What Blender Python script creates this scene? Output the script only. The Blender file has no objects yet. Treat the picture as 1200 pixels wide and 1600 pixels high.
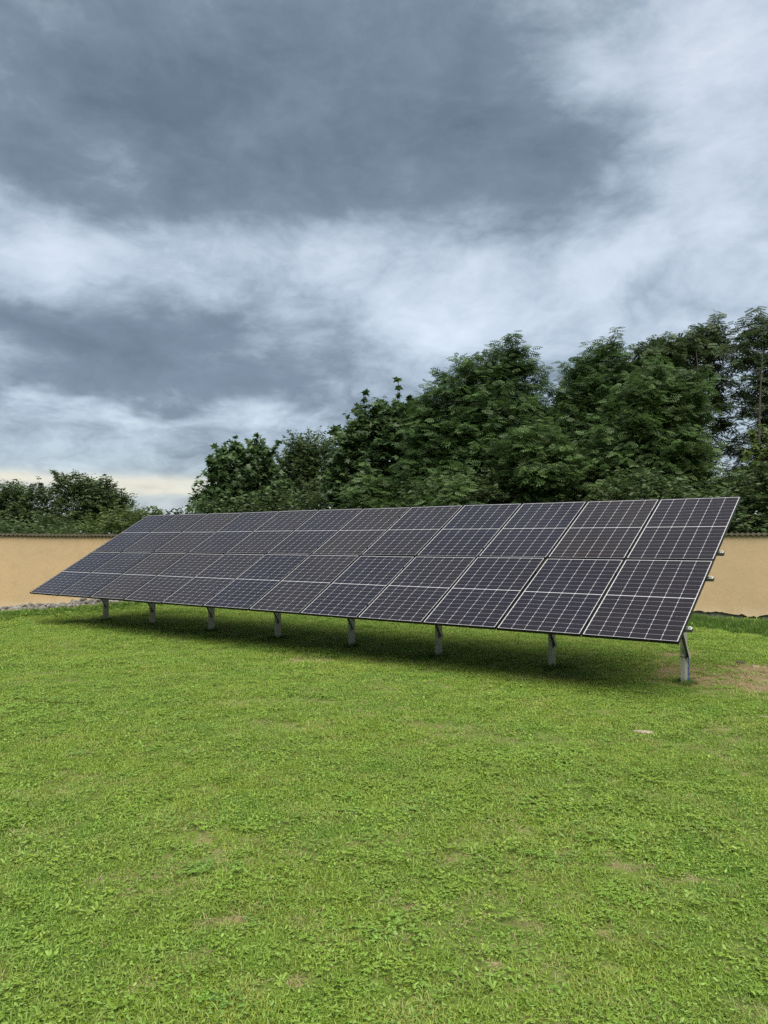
import bpy, bmesh, math, random
import numpy as np
from mathutils import Vector, Matrix

R = math.radians
rng = np.random.default_rng(7)
random.seed(7)
scene = bpy.context.scene
COL = scene.collection

# ------------------------------------------------------------------ camera
EYE = 1.81
PITCH = R(2.16)
FPX = 1214.0                       # focal length in pixels of the 1200x1600 photograph
cam_data = bpy.data.cameras.new('camera')
cam_data.sensor_fit = 'VERTICAL'
cam_data.sensor_height = 36.0
cam_data.lens = FPX / 1600.0 * 36.0
cam_data.clip_start = 0.05
cam_data.clip_end = 5000
cam = bpy.data.objects.new('camera', cam_data)
cam.location = (0, 0, EYE)
cam.rotation_euler = (math.pi / 2 + PITCH, 0, 0)
COL.objects.link(cam)
scene.camera = cam


def ray(x, y):
    a = (x - 600) / FPX
    b = -(y - 800) / FPX
    return np.array([a, math.cos(PITCH) - b * math.sin(PITCH), math.sin(PITCH) + b * math.cos(PITCH)])


def at(x, y, depth):
    r = ray(x, y)
    return np.array([0, 0, EYE]) + r * (depth / r[1])


def on_ground(x, y, z=0.0):
    r = ray(x, y)
    return np.array([0, 0, EYE]) + r * ((z - EYE) / r[2])


# ------------------------------------------------------------------ light, sky, exposure
SUN_EL, SUN_AZ = R(60), R(166)      # azimuth clockwise from +Y (the way the camera looks)
sun_data = bpy.data.lights.new('sun', 'SUN')
sun_data.energy = 1.5
sun_data.angle = R(68)
sun_data.color = (1.0, 0.95, 0.84)
sun = bpy.data.objects.new('sun', sun_data)
COL.objects.link(sun)
sd = Vector((math.cos(SUN_EL) * math.sin(SUN_AZ), math.cos(SUN_EL) * math.cos(SUN_AZ), math.sin(SUN_EL)))
sun.rotation_euler = sd.to_track_quat('Z', 'Y').to_euler()
sun.location = (12, 5, 30)

scene.view_settings.view_transform = 'Standard'
scene.view_settings.look = 'None'
scene.view_settings.exposure = 2.4
scene.view_settings.gamma = 1.0
scene.view_settings.use_curve_mapping = False
EXPO = 2 ** 2.4
SKY_STRENGTH = 0.1

world = bpy.data.worlds.new('World')
scene.world = world
world.use_nodes = True


class NT:
    """tiny helper for building node trees"""
    def __init__(self, tree):
        self.t = tree
        self.n = tree.nodes
        self.l = tree.links

    def node(self, kind, **kw):
        nd = self.n.new(kind)
        for k, v in kw.items():
            setattr(nd, k, v)
        return nd

    def put(self, sock, v):
        if v is None:
            return
        if isinstance(v, bpy.types.NodeSocket):
            self.l.new(v, sock)
        else:
            sock.default_value = v

    def math(self, op, a, b=None, c=None, clamp=False):
        nd = self.node('ShaderNodeMath', operation=op, use_clamp=clamp)
        for i, v in enumerate((a, b, c)):
            if v is not None:
                self.put(nd.inputs[i], v)
        return nd.outputs[0]

    def noise(self, vec, scale, detail=4, rough=0.55, distort=0.0):
        nd = self.node('ShaderNodeTexNoise')
        if vec is not None:
            self.put(nd.inputs['Vector'], vec)
        nd.inputs['Scale'].default_value = scale
        nd.inputs['Detail'].default_value = detail
        nd.inputs['Roughness'].default_value = rough
        nd.inputs['Distortion'].default_value = distort
        return nd.outputs['Fac']

    def mix(self, fac, a, b, blend='MIX'):
        nd = self.node('ShaderNodeMix', data_type='RGBA', blend_type=blend)
        self.put(nd.inputs[0], fac)
        self.put(nd.inputs[6], a if isinstance(a, bpy.types.NodeSocket) else (*a, 1))
        self.put(nd.inputs[7], b if isinstance(b, bpy.types.NodeSocket) else (*b, 1))
        return nd.outputs[2]

    def ramp(self, fac, stops, interp='LINEAR'):
        nd = self.node('ShaderNodeValToRGB')
        cr = nd.color_ramp
        cr.interpolation = interp
        while len(cr.elements) < len(stops):
            cr.elements.new(0.5)
        for e, (p, c) in zip(cr.elements, stops):
            e.position = p
            e.color = (*c, 1) if len(c) == 3 else c
        self.put(nd.inputs[0], fac)
        return nd.outputs[0]

    def maprange(self, v, a, b, c=0.0, d=1.0, smooth=False):
        nd = self.node('ShaderNodeMapRange')
        if smooth:
            nd.interpolation_type = 'SMOOTHSTEP'
        self.put(nd.inputs[0], v)
        for i, q in enumerate((a, b, c, d)):
            nd.inputs[i + 1].default_value = q
        return nd.outputs[0]


def srgb(r, g, b):
    def f(c):
        c /= 255.0
        return c / 12.92 if c <= 0.04045 else ((c + 0.055) / 1.055) ** 2.4
    return (f(r), f(g), f(b))


def build_world():
    w = NT(world.node_tree)
    w.n.clear()
    out = w.node('ShaderNodeOutputWorld')
    bg = w.node('ShaderNodeBackground')
    bg.inputs['Strength'].default_value = SKY_STRENGTH
    w.l.new(bg.outputs[0], out.inputs[0])
    sky = w.node('ShaderNodeTexSky', sky_type='NISHITA')
    sky.sun_disc = False
    sky.sun_elevation = SUN_EL
    sky.sun_rotation = SUN_AZ
    tc = w.node('ShaderNodeTexCoord')
    sep = w.node('ShaderNodeSeparateXYZ')
    w.l.new(tc.outputs['Generated'], sep.inputs[0])
    x, y, z = sep.outputs
    zc = w.math('MAXIMUM', z, 0.0)
    den = w.math('ADD', zc, 0.26)
    comb = w.node('ShaderNodeCombineXYZ')
    w.put(comb.inputs[0], w.math('DIVIDE', x, den))
    w.put(comb.inputs[1], w.math('DIVIDE', y, den))
    P = comb.outputs[0]                                   # flat cloud deck seen in perspective
    az = w.math('ARCTAN2', x, y)
    el = w.math('ARCSINE', z)
    # the cloud masses have soft torn edges: shift their positions with noise
    n1 = w.noise(P, 0.9, 5, 0.6)
    mp = w.node('ShaderNodeMapping')
    mp.inputs['Location'].default_value = (7.3, 2.1, 4.0)
    w.l.new(P, mp.inputs[0])
    n2 = w.noise(mp.outputs[0], 0.9, 5, 0.6)
    azw = w.math('ADD', az, w.math('MULTIPLY', w.math('SUBTRACT', n1, 0.5), 0.42))
    elw = w.math('ADD', el, w.math('MULTIPLY', w.math('SUBTRACT', n2, 0.5), 0.22))

    def azel(px, py):
        r = ray(px, py)
        r = r / np.linalg.norm(r)
        return math.atan2(r[0], r[1]), math.asin(r[2])

    def blob(px, py, hx, hy, ang, amp, u=azw, v=elw):
        a0, e0 = azel(px, py)
        du = w.math('SUBTRACT', u, a0)
        dv = w.math('SUBTRACT', v, e0)
        c, s = math.cos(ang), math.sin(ang)
        p = w.math('ADD', w.math('MULTIPLY', du, c * FPX / hx), w.math('MULTIPLY', dv, s * FPX / hx))
        q = w.math('ADD', w.math('MULTIPLY', du, -s * FPX / hy), w.math('MULTIPLY', dv, c * FPX / hy))
        d2 = w.math('ADD', w.math('MULTIPLY', p, p), w.math('MULTIPLY', q, q))
        return w.math('MULTIPLY', w.math('EXPONENT', w.math('MULTIPLY', d2, -1.0)), amp)

    blobs = [(330, 190, 430, 165, -0.08, -0.42), (850, 240, 260, 90, 0.0, -0.26), (560, 20, 400, 110, 0, -0.16),
             (60, 0, 150, 70, 0.0, 0.10), (230, 405, 420, 50, -0.12, 0.30), (760, 390, 300, 45, 0.0, 0.16),
             (1140, 170, 150, 170, 0.0, 0.48), (910, 105, 100, 70, 0.0, 0.24), (60, 520, 240, 40, -0.05, -0.26),
             (330, 590, 260, 36, -0.10, -0.18), (60, 610, 180, 25, 0, -0.15), (230, 655, 320, 16, 0, 0.18), (800, 470, 320, 60, 0, 0.14),
             (1120, 560, 260, 80, 0, 0.16), (1120, 330, 160, 60, 0, 0.0), (320, 210, 50, 40, 0, 0.14)]
    acc = 0.52
    for b in blobs:
        acc = w.math('ADD', blob(*b), acc)
    # billowing structure: noise folded about its middle, on a deck warped by slower noise
    wn = w.node('ShaderNodeTexNoise')
    wn.inputs['Scale'].default_value = 1.4
    wn.inputs['Detail'].default_value = 5
    w.l.new(P, wn.inputs['Vector'])
    sub = w.node('ShaderNodeVectorMath', operation='SUBTRACT')
    w.l.new(wn.outputs['Color'], sub.inputs[0])
    sub.inputs[1].default_value = (0.5, 0.5, 0.5)
    sca = w.node('ShaderNodeVectorMath', operation='SCALE')
    w.l.new(sub.outputs[0], sca.inputs[0])
    sca.inputs['Scale'].default_value = 0.55
    add = w.node('ShaderNodeVectorMath', operation='ADD')
    w.l.new(P, add.inputs[0])
    w.l.new(sca.outputs[0], add.inputs[1])
    Pw = add.outputs[0]
    f1 = w.math('MULTIPLY', w.math('SUBTRACT', w.noise(Pw, 1.5, 6, 0.52), 0.5), 0.55)
    cd = w.node('ShaderNodeCombineXYZ')
    w.l.new(x, cd.inputs[0])
    w.l.new(y, cd.inputs[1])
    w.put(cd.inputs[2], w.math('MULTIPLY', z, 1.7))
    ad2 = w.node('ShaderNodeVectorMath', operation='ADD')
    w.l.new(cd.outputs[0], ad2.inputs[0])
    sc2 = w.node('ShaderNodeVectorMath', operation='SCALE')
    w.l.new(sub.outputs[0], sc2.inputs[0])
    sc2.inputs['Scale'].default_value = 0.22
    w.l.new(sc2.outputs[0], ad2.inputs[1])
    Pd = ad2.outputs[0]
    nb = w.noise(Pd, 4.6, 10, 0.60)
    bil = w.math('ABSOLUTE', w.math('SUBTRACT', nb, 0.5))
    f2 = w.math('MULTIPLY', w.math('SUBTRACT', bil, 0.09), 1.25)
    f3 = w.math('MULTIPLY', w.math('SUBTRACT', w.noise(Pd, 10.0, 9, 0.66), 0.5), 0.26)
    acc = w.math('ADD', w.math('ADD', w.math('ADD', acc, f1), f2), f3, clamp=True)
    crisp = w.maprange(acc, 0.26, 0.76, 0.06, 0.94, True)
    acc = w.math('ADD', w.math('MULTIPLY', acc, 0.80), w.math('MULTIPLY', crisp, 0.20))
    soft = w.math('MULTIPLY', w.math('SUBTRACT', w.noise(Pd, 5.0, 10, 0.64), 0.5), 0.42)
    acc = w.math('ADD', w.math('MULTIPLY', w.math('SUBTRACT', acc, 0.5), 0.86), w.math('ADD', soft, 0.47), clamp=True)
    k = 1.0 / (SKY_STRENGTH * EXPO)
    col = w.ramp(acc, [(0.0, srgb(100, 115, 131)), (0.25, srgb(124, 140, 157)), (0.5, srgb(165, 179, 192)),
                       (0.75, srgb(203, 211, 219)), (1.0, srgb(236, 239, 243))])
    # pale strip with a warm tinge low over the horizon on the left
    low = w.maprange(el, 0.0, 0.14, 1.0, 0.0, True)
    col = w.mix(w.math('MULTIPLY', low, 0.55), col, srgb(188, 196, 198))
    azs = w.math('ADD', az, w.math('MULTIPLY', w.math('SUBTRACT', n1, 0.5), 0.3))
    els = w.math('ADD', el, w.math('MULTIPLY', w.math('SUBTRACT', n2, 0.5), 0.035))
    warm = w.math('ADD', blob(110, 750, 330, 10, 0, 0.85, azs, els), blob(265, 770, 120, 9, 0, 0.8, azs, els), clamp=True)
    warm = w.math('MULTIPLY', warm, w.maprange(w.noise(P, 2.0, 5), 0.22, 0.48))
    col = w.mix(warm, col, srgb(234, 225, 203))
    scl = w.node('ShaderNodeVectorMath', operation='SCALE')
    w.l.new(col, scl.inputs[0])
    scl.inputs['Scale'].default_value = k
    thin = w.maprange(acc, 0.3, 0.75, 0.02, 0.10)
    fin = w.mix(thin, scl.outputs[0], sky.outputs[0])
    w.l.new(fin, bg.inputs['Color'])


build_world()

# ------------------------------------------------------------------ helpers


def link(o, parent=None):
    COL.objects.link(o)
    if parent is not None:
        o.parent = parent
    return o


def tag(o, label=None, cat=None, group=None, kind=None):
    if label:
        o['label'] = label
    if cat:
        o['category'] = cat
    if group:
        o['group'] = group
    if kind:
        o['kind'] = kind
    return o


def empty(name, loc=(0, 0, 0), rz=0.0):
    o = bpy.data.objects.new(name, None)
    o.location = loc
    o.rotation_euler = (0, 0, rz)
    o.empty_display_size = 0.3
    return link(o)


def mesh_np(name, verts, faces, mat=None, smooth=False, attrs=None):
    """verts (N,3), faces (M,k) arrays -> mesh; attrs: name -> per-vertex floats"""
    me = bpy.data.meshes.new(name)
    verts = np.asarray(verts, np.float32)
    faces = np.asarray(faces, np.int32)
    m, k = faces.shape
    me.vertices.add(len(verts))
    me.vertices.foreach_set('co', verts.ravel())
    me.loops.add(m * k)
    me.loops.foreach_set('vertex_index', faces.ravel())
    me.polygons.add(m)
    me.polygons.foreach_set('loop_start', np.arange(0, m * k, k, dtype=np.int32))
    me.polygons.foreach_set('loop_total', np.full(m, k, np.int32))
    me.polygons.foreach_set('use_smooth', np.full(m, bool(smooth)))
    for an, av in (attrs or {}).items():
        a = me.attributes.new(an, 'FLOAT', 'POINT')
        a.data.foreach_set('value', np.asarray(av, np.float32))
    me.update()
    me.validate()
    if mat:
        me.materials.append(mat)
    return me


def mobj(name, me, parent=None):
    return link(bpy.data.objects.new(name, me), parent)


def bm_obj(name, bm, mat, parent=None, bevel=0.0, smooth=False):
    if bevel:
        bmesh.ops.bevel(bm, geom=list(bm.edges), offset=bevel, segments=1, affect='EDGES')
    bmesh.ops.recalc_face_normals(bm, faces=list(bm.faces))
    me = bpy.data.meshes.new(name)
    bm.to_mesh(me)
    bm.free()
    if smooth:
        for p in me.polygons:
            p.use_smooth = True
    if mat:
        me.materials.append(mat)
    return mobj(name, me, parent)


def box(bm, a, b, M=None):
    xs = (a[0], b[0])
    ys = (a[1], b[1])
    zs = (a[2], b[2])
    vs = [Vector((xs[i & 1], ys[(i >> 1) & 1], zs[(i >> 2) & 1])) for i in range(8)]
    if M is not None:
        vs = [M @ v for v in vs]
    vs = [bm.verts.new(v) for v in vs]
    for f in ((0, 1, 3, 2), (4, 6, 7, 5), (0, 4, 5, 1), (2, 3, 7, 6), (0, 2, 6, 4), (1, 5, 7, 3)):
        bm.faces.new([vs[i] for i in f])


def extrude_profile(bm, prof, p0, p1, ax, ay):
    """closed 2D profile swept from p0 to p1; ax, ay span the section"""
    p0, p1, ax, ay = map(Vector, (p0, p1, ax, ay))
    A = [bm.verts.new(p0 + ax * u + ay * v) for u, v in prof]
    B = [bm.verts.new(p1 + ax * u + ay * v) for u, v in prof]
    n = len(prof)
    for i in range(n):
        bm.faces.new((A[i], A[(i + 1) % n], B[(i + 1) % n], B[i]))
    bm.faces.new(A[::-1])
    bm.faces.new(B)


def tube_np(path, radii, sides=6, cap=False):
    path = np.asarray(path, float)
    n = len(path)
    d = np.gradient(path, axis=0)
    d /= np.linalg.norm(d, axis=1)[:, None] + 1e-9
    ref = np.array([0.31, 0.95, 0.05])
    a = np.cross(d, ref)
    a /= np.linalg.norm(a, axis=1)[:, None] + 1e-9
    b = np.cross(d, a)
    th = np.linspace(0, 2 * np.pi, sides, endpoint=False)
    V = path[:, None, :] + np.asarray(radii)[:, None, None] * (np.cos(th)[None, :, None] * a[:, None, :] + np.sin(th)[None, :, None] * b[:, None, :])
    V = V.reshape(-1, 3)
    F = []
    for i in range(n - 1):
        for j in range(sides):
            k = (j + 1) % sides
            F.append((i * sides + j, i * sides + k, (i + 1) * sides + k, (i + 1) * sides + j))
    return V, np.array(F)


class Acc:
    def __init__(self):
        self.V, self.F, self.n = [], [], 0

    def add(self, V, F):
        self.V.append(V)
        self.F.append(np.asarray(F) + self.n)
        self.n += len(V)

    def get(self):
        return np.concatenate(self.V), np.concatenate(self.F)


def _hash(ix, iy, seed):
    h = (ix * 374761393 + iy * 668265263 + seed * 974711) & 0xFFFFFFFF
    h = ((h ^ (h >> 13)) * 1274126177) & 0xFFFFFFFF
    return ((h ^ (h >> 16)) & 0xFFFF) / 65535.0


def vnoise(x, y, seed=0):
    x = np.asarray(x, float)
    y = np.asarray(y, float)
    ix = np.floor(x).astype(np.int64)
    iy = np.floor(y).astype(np.int64)
    fx, fy = x - ix, y - iy
    fx = fx * fx * (3 - 2 * fx)
    fy = fy * fy * (3 - 2 * fy)
    a = _hash(ix, iy, seed)
    b = _hash(ix + 1, iy, seed)
    c = _hash(ix, iy + 1, seed)
    d = _hash(ix + 1, iy + 1, seed)
    return (a * (1 - fx) + b * fx) * (1 - fy) + (c * (1 - fx) + d * fx) * fy


def fbm(x, y, seed=0, oct=4):
    s, a, t = 0, 1.0, 0
    for o in range(oct):
        s = s + a * vnoise(x * 2 ** o, y * 2 ** o, seed + o * 17)
        t += a
        a *= 0.5
    return s / t


# ------------------------------------------------------------------ materials
def new_mat(name):
    m = bpy.data.materials.new(name)
    m.use_nodes = True
    w = NT(m.node_tree)
    w.n.clear()
    out = w.node('ShaderNodeOutputMaterial')
    return m, w, out


def principled(w, out, color, rough=0.6, metal=0.0, spec=None, coat=None, bump=None, bump_str=0.3, bump_dist=0.01):
    b = w.node('ShaderNodeBsdfPrincipled')
    w.put(b.inputs['Base Color'], color if isinstance(color, bpy.types.NodeSocket) else (*color, 1))
    w.put(b.inputs['Roughness'], rough)
    b.inputs['Metallic'].default_value = metal
    if spec is not None:
        b.inputs['Specular IOR Level'].default_value = spec
    if coat:
        b.inputs['Coat Weight'].default_value = coat[0]
        b.inputs['Coat Roughness'].default_value = coat[1]
        b.inputs['Coat IOR'].default_value = coat[2]
    if bump is not None:
        bp = w.node('ShaderNodeBump')
        bp.inputs['Strength'].default_value = bump_str
        bp.inputs['Distance'].default_value = bump_dist
        w.put(bp.inputs['Height'], bump)
        w.l.new(bp.outputs[0], b.inputs['Normal'])
    w.l.new(b.outputs[0], out.inputs[0])
    return b


def objcoord(w):
    return w.node('ShaderNodeTexCoord').outputs['Object']


def mat_ground():
    m, w, out = new_mat('lawn_soil')
    geo = w.node('ShaderNodeNewGeometry')
    P = geo.outputs['Position']
    at_ = w.node('ShaderNodeAttribute', attribute_name='bare')
    bare = at_.outputs['Fac']
    n_big = w.noise(P, 0.7, 5)
    n_mid = w.noise(P, 6, 5)
    n_fine = w.noise(P, 55, 5, 0.65)
    green = w.mix(n_fine, (0.058, 0.098, 0.016), (0.120, 0.170, 0.035))
    straw = w.mix(n_fine, (0.11, 0.09, 0.045), (0.22, 0.18, 0.09))
    thatch = w.mix(w.maprange(n_mid, 0.52, 0.75), green, straw)
    soil = w.mix(n_fine, (0.065, 0.046, 0.025), (0.24, 0.185, 0.105))
    soil = w.mix(w.maprange(n_mid, 0.42, 0.68), soil, (0.19, 0.15, 0.08))
    f = w.math('ADD', bare, w.math('MULTIPLY', w.math('SUBTRACT', n_mid, 0.5), 1.1))
    f = w.maprange(f, 0.35, 0.62)
    col = w.mix(f, thatch, soil)
    principled(w, out, col, 0.95, spec=0.1, bump=n_fine, bump_str=0.7, bump_dist=0.02)
    return m


def mat_grass(name, c1, c2, c3, trans=0.35):
    """blade colour drifts over the lawn with the place of each tuft"""
    m, w, out = new_mat(name)
    oi = w.node('ShaderNodeObjectInfo')
    L = oi.outputs['Location']
    nb = w.noise(L, 0.75, 5, 0.65)
    nm = w.noise(L, 2.6, 4, 0.65)
    col = w.mix(w.maprange(nb, 0.40, 0.60), c1, c2)
    col = w.mix(w.math('MULTIPLY', w.maprange(nm, 0.50, 0.66), 0.85), col, c3)
    geo = w.node('ShaderNodeNewGeometry')
    rnd = geo.outputs['Random Per Island']
    hsv = w.node('ShaderNodeHueSaturation')
    w.put(hsv.inputs['Hue'], w.maprange(w.noise(L, 23, 2), 0.3, 0.7, 0.485, 0.512))
    w.put(hsv.inputs['Value'], w.math('MULTIPLY', w.maprange(rnd, 0, 1, 0.70, 1.34), w.maprange(oi.outputs['Random'], 0, 1, 0.86, 1.14)))
    w.put(hsv.inputs['Saturation'], w.maprange(rnd, 0, 1, 1.05, 0.86))
    w.l.new(col, hsv.inputs['Color'])
    col = hsv.outputs[0]
    d = w.node('ShaderNodeBsdfPrincipled')
    w.l.new(col, d.inputs['Base Color'])
    d.inputs['Roughness'].default_value = 0.55
    d.inputs['Specular IOR Level'].default_value = 0.18
    t = w.node('ShaderNodeBsdfTranslucent')
    w.l.new(col, t.inputs[0])
    mx = w.node('ShaderNodeMixShader')
    mx.inputs[0].default_value = trans
    w.l.new(d.outputs[0], mx.inputs[1])
    w.l.new(t.outputs[0], mx.inputs[2])
    w.l.new(mx.outputs[0], out.inputs[0])
    return m


def mat_leaf(name, c1, c2, c3, trans=0.38, rough=0.45):
    m, w, out = new_mat(name)
    a = w.node('ShaderNodeAttribute', attribute_name='tint')
    geo = w.node('ShaderNodeNewGeometry')
    col = w.mix(a.outputs['Fac'], c1, c2)
    n = w.noise(geo.outputs['Position'], 0.8, 3)
    col = w.mix(w.math('MULTIPLY', w.maprange(n, 0.45, 0.7), 0.7), col, c3)
    d = w.node('ShaderNodeBsdfPrincipled')
    w.l.new(col, d.inputs['Base Color'])
    d.inputs['Roughness'].default_value = rough
    d.inputs['Specular IOR Level'].default_value = 0.35
    t = w.node('ShaderNodeBsdfTranslucent')
    w.l.new(col, t.inputs[0])
    mx = w.node('ShaderNodeMixShader')
    mx.inputs[0].default_value = trans
    w.l.new(d.outputs[0], mx.inputs[1])
    w.l.new(t.outputs[0], mx.inputs[2])
    w.l.new(mx.outputs[0], out.inputs[0])
    return m


def mat_bark():
    m, w, out = new_mat('bark')
    P = objcoord(w)
    n = w.noise(P, 14, 5, 0.65)
    principled(w, out, w.mix(n, (0.03, 0.025, 0.02), (0.11, 0.095, 0.075)), 0.9, spec=0.15, bump=n, bump_str=0.6, bump_dist=0.02)
    return m


def mat_plaster():
    m, w, out = new_mat('ochre_render')
    P = objcoord(w)
    sep = w.node('ShaderNodeSeparateXYZ')
    w.l.new(P, sep.inputs[0])
    big = w.noise(P, 0.55, 5, 0.6)
    mid = w.noise(P, 3.0, 5, 0.6)
    fine = w.noise(P, 90, 4, 0.6)
    col = w.mix(w.maprange(big, 0.35, 0.65), (0.50, 0.360, 0.205), (0.46, 0.340, 0.205))
    col = w.mix(w.math('MULTIPLY', w.maprange(mid, 0.52, 0.72), 0.45), col, (0.37, 0.275, 0.165))
    # streaks of old rain water, and splash dirt low down with an uneven edge
    mp = w.node('ShaderNodeMapping')
    mp.inputs['Scale'].default_value = (5.0, 5.0, 0.35)
    w.l.new(P, mp.inputs[0])
    st = w.noise(mp.outputs[0], 1.0, 4, 0.6)
    col = w.mix(w.math('MULTIPLY', w.maprange(st, 0.55, 0.8), 0.10), col, (0.30, 0.22, 0.13))
    zz = w.math('ADD', sep.outputs[2], w.math('MULTIPLY', mid, 0.25))
    col = w.mix(w.maprange(zz, 0.22, 0.5, 0.55, 0.0), col, (0.62, 0.52, 0.38))
    # hairline cracks and small knocks
    vo = w.node('ShaderNodeTexVoronoi', feature='DISTANCE_TO_EDGE')
    vo.inputs['Scale'].default_value = 0.9
    wob = w.node('ShaderNodeMapping')
    w.l.new(P, wob.inputs[0])
    ad = w.node('ShaderNodeVectorMath', operation='ADD')
    nn = w.node('ShaderNodeTexNoise')
    nn.inputs['Scale'].default_value = 4
    w.l.new(P, nn.inputs['Vector'])
    w.l.new(P, ad.inputs[0])
    w.l.new(nn.outputs['Color'], ad.inputs[1])
    w.l.new(ad.outputs[0], vo.inputs['Vector'])
    crack = w.math('MULTIPLY', w.maprange(vo.outputs['Distance'], 0.0, 0.006, 1.0, 0.0), w.maprange(big, 0.5, 0.6))
    col = w.mix(w.math('MULTIPLY', crack, 0.5), col, (0.22, 0.16, 0.1))
    h = w.math('ADD', fine, w.math('MULTIPLY', mid, 2.0))
    principled(w, out, col, 0.9, spec=0.15, bump=h, bump_str=0.35, bump_dist=0.01)
    return m


def mat_simple(name, c1, c2, scale=20, rough=0.8, metal=0.0, bump=0.3, dist=0.01, spec=0.3):
    m, w, out = new_mat(name)
    P = objcoord(w)
    n = w.noise(P, scale, 5, 0.62)
    n2 = w.noise(P, scale * 0.15, 3, 0.6)
    f = w.math('ADD', w.math('MULTIPLY', n, 0.6), w.math('MULTIPLY', n2, 0.4))
    principled(w, out, w.mix(w.maprange(f, 0.3, 0.7), c1, c2), rough, metal, spec=spec, bump=n, bump_str=bump, bump_dist=dist)
    return m


def mat_cell():
    m, w, out = new_mat('silicon_cell')
    oi = w.node('ShaderNodeAttribute', attribute_type='OBJECT', attribute_name='tint')
    P = objcoord(w)
    sep = w.node('ShaderNodeSeparateXYZ')
    w.l.new(P, sep.inputs[0])
    # thin silver wires on each cell, 18 mm apart
    bus = w.math('ABSOLUTE', w.math('SUBTRACT', w.math('FRACT', w.math('MULTIPLY', sep.outputs[0], 1 / 0.0182)), 0.5))
    bus = w.maprange(bus, 0.0, 0.05, 1.0, 0.0)
    col = w.mix(oi.outputs['Fac'], (0.0100, 0.0090, 0.0150), (0.0175, 0.0135, 0.0125))  # brown-to-blue shift between panels: varied reflections put into the base colour
    n = w.noise(P, 1.1, 3)
    col = w.mix(w.math('MULTIPLY', w.maprange(n, 0.4, 0.7), 0.5), col, (0.0085, 0.0090, 0.0165))
    col = w.mix(w.math('MULTIPLY', bus, 0.10), col, (0.30, 0.29, 0.31))
    dust = w.noise(P, 40, 4, 0.6)
    principled(w, out, col, w.maprange(dust, 0.3, 0.7, 0.35, 0.45), spec=0.05, coat=(0.6, 0.04, 1.3))
    return m


def mat_galv(name, c1, c2, rough=0.5):
    m, w, out = new_mat(name)
    P = objcoord(w)
    vo = w.node('ShaderNodeTexVoronoi')
    vo.inputs['Scale'].default_value = 60
    w.l.new(P, vo.inputs['Vector'])
    sepc = w.node('ShaderNodeSeparateColor')
    w.l.new(vo.outputs['Color'], sepc.inputs[0])
    n = w.noise(P, 6, 4)
    f = w.math('ADD', w.math('MULTIPLY', sepc.outputs[0], 0.4), w.math('MULTIPLY', n, 0.6))
    principled(w, out, w.mix(f, c1, c2), rough, 0.35, spec=0.4)
    return m


M_GROUND = mat_ground()
M_GRASS = mat_grass('grass_blade', (0.188, 0.268, 0.028), (0.112, 0.218, 0.022), (0.240, 0.272, 0.056))
M_TALL = mat_grass('tall_grass_blade', (0.085, 0.165, 0.022), (0.060, 0.130, 0.018), (0.120, 0.180, 0.030))
M_WEED = mat_grass('broad_weed_leaf', (0.135, 0.238, 0.028), (0.178, 0.272, 0.034), (0.115, 0.215, 0.040), 0.3)
M_STRAW = mat_grass('dry_straw', (0.26, 0.20, 0.10), (0.20, 0.16, 0.075), (0.30, 0.25, 0.14), 0.15)
M_BARK = mat_bark()
M_PLASTER = mat_plaster()
M_COPING = mat_simple('corrugated_coping', (0.016, 0.014, 0.007), (0.050, 0.042, 0.022), 18, 0.85)
M_STONE = mat_simple('grey_rubble', (0.055, 0.053, 0.048), (0.24, 0.23, 0.21), 12, 0.9, bump=0.6)
M_PALE = mat_simple('pale_stone', (0.17, 0.14, 0.10), (0.32, 0.27, 0.205), 25, 0.9, bump=0.6)
M_CLOD = mat_simple('soil_clod', (0.09, 0.062, 0.036), (0.24, 0.175, 0.105), 25, 0.95, bump=0.8)
M_DARKROCK = mat_simple('dark_stone', (0.02, 0.017, 0.014), (0.06, 0.05, 0.04), 25, 0.9)
M_CELL = mat_cell()
M_SHEET = mat_simple('white_backsheet', (0.38, 0.38, 0.41), (0.44, 0.44, 0.46), 30, 0.35, bump=0.0)
M_FRAME = mat_simple('black_frame', (0.006, 0.006, 0.007), (0.010, 0.010, 0.011), 40, 0.45, bump=0.0, spec=0.2)
M_GALV = mat_galv('galvanised_steel', (0.23, 0.24, 0.20), (0.36, 0.37, 0.32))
M_BOLT = mat_galv('bright_bolt', (0.36, 0.38, 0.37), (0.5, 0.52, 0.51), 0.4)
M_RAIL = mat_galv('dull_rail_steel', (0.09, 0.10, 0.095), (0.17, 0.18, 0.17))
M_BLUE = mat_simple('blue_cable_sheath', (0.015, 0.04, 0.30), (0.02, 0.06, 0.38), 30, 0.45, bump=0.0)
M_BLACK = mat_simple('black_plastic', (0.012, 0.012, 0.012), (0.02, 0.02, 0.02), 30, 0.5, bump=0.0)
M_FARWOOD = mat_leaf('far_wood_leaf', (0.024, 0.038, 0.026), (0.042, 0.060, 0.038), (0.036, 0.048, 0.036), 0.2)
M_ASH = mat_leaf('ash_leaf', (0.027, 0.053, 0.019), (0.085, 0.155, 0.046), (0.053, 0.102, 0.024))
M_ASH2 = mat_leaf('young_ash_leaf', (0.035, 0.065, 0.022), (0.104, 0.178, 0.054), (0.066, 0.112, 0.029))
M_MAPLE = mat_leaf('maple_leaf', (0.027, 0.055, 0.022), (0.092, 0.151, 0.054), (0.058, 0.100, 0.029))
M_ROBINIA = mat_leaf('robinia_leaf', (0.027, 0.046, 0.020), (0.090, 0.133, 0.054), (0.053, 0.084, 0.027))
M_SHRUB = mat_leaf('shrub_leaf', (0.027, 0.048, 0.019), (0.094, 0.146, 0.049), (0.063, 0.096, 0.029))
M_LIGHT = mat_leaf('light_shrub_leaf', (0.060, 0.098, 0.028), (0.100, 0.145, 0.042), (0.085, 0.12, 0.03))

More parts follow.
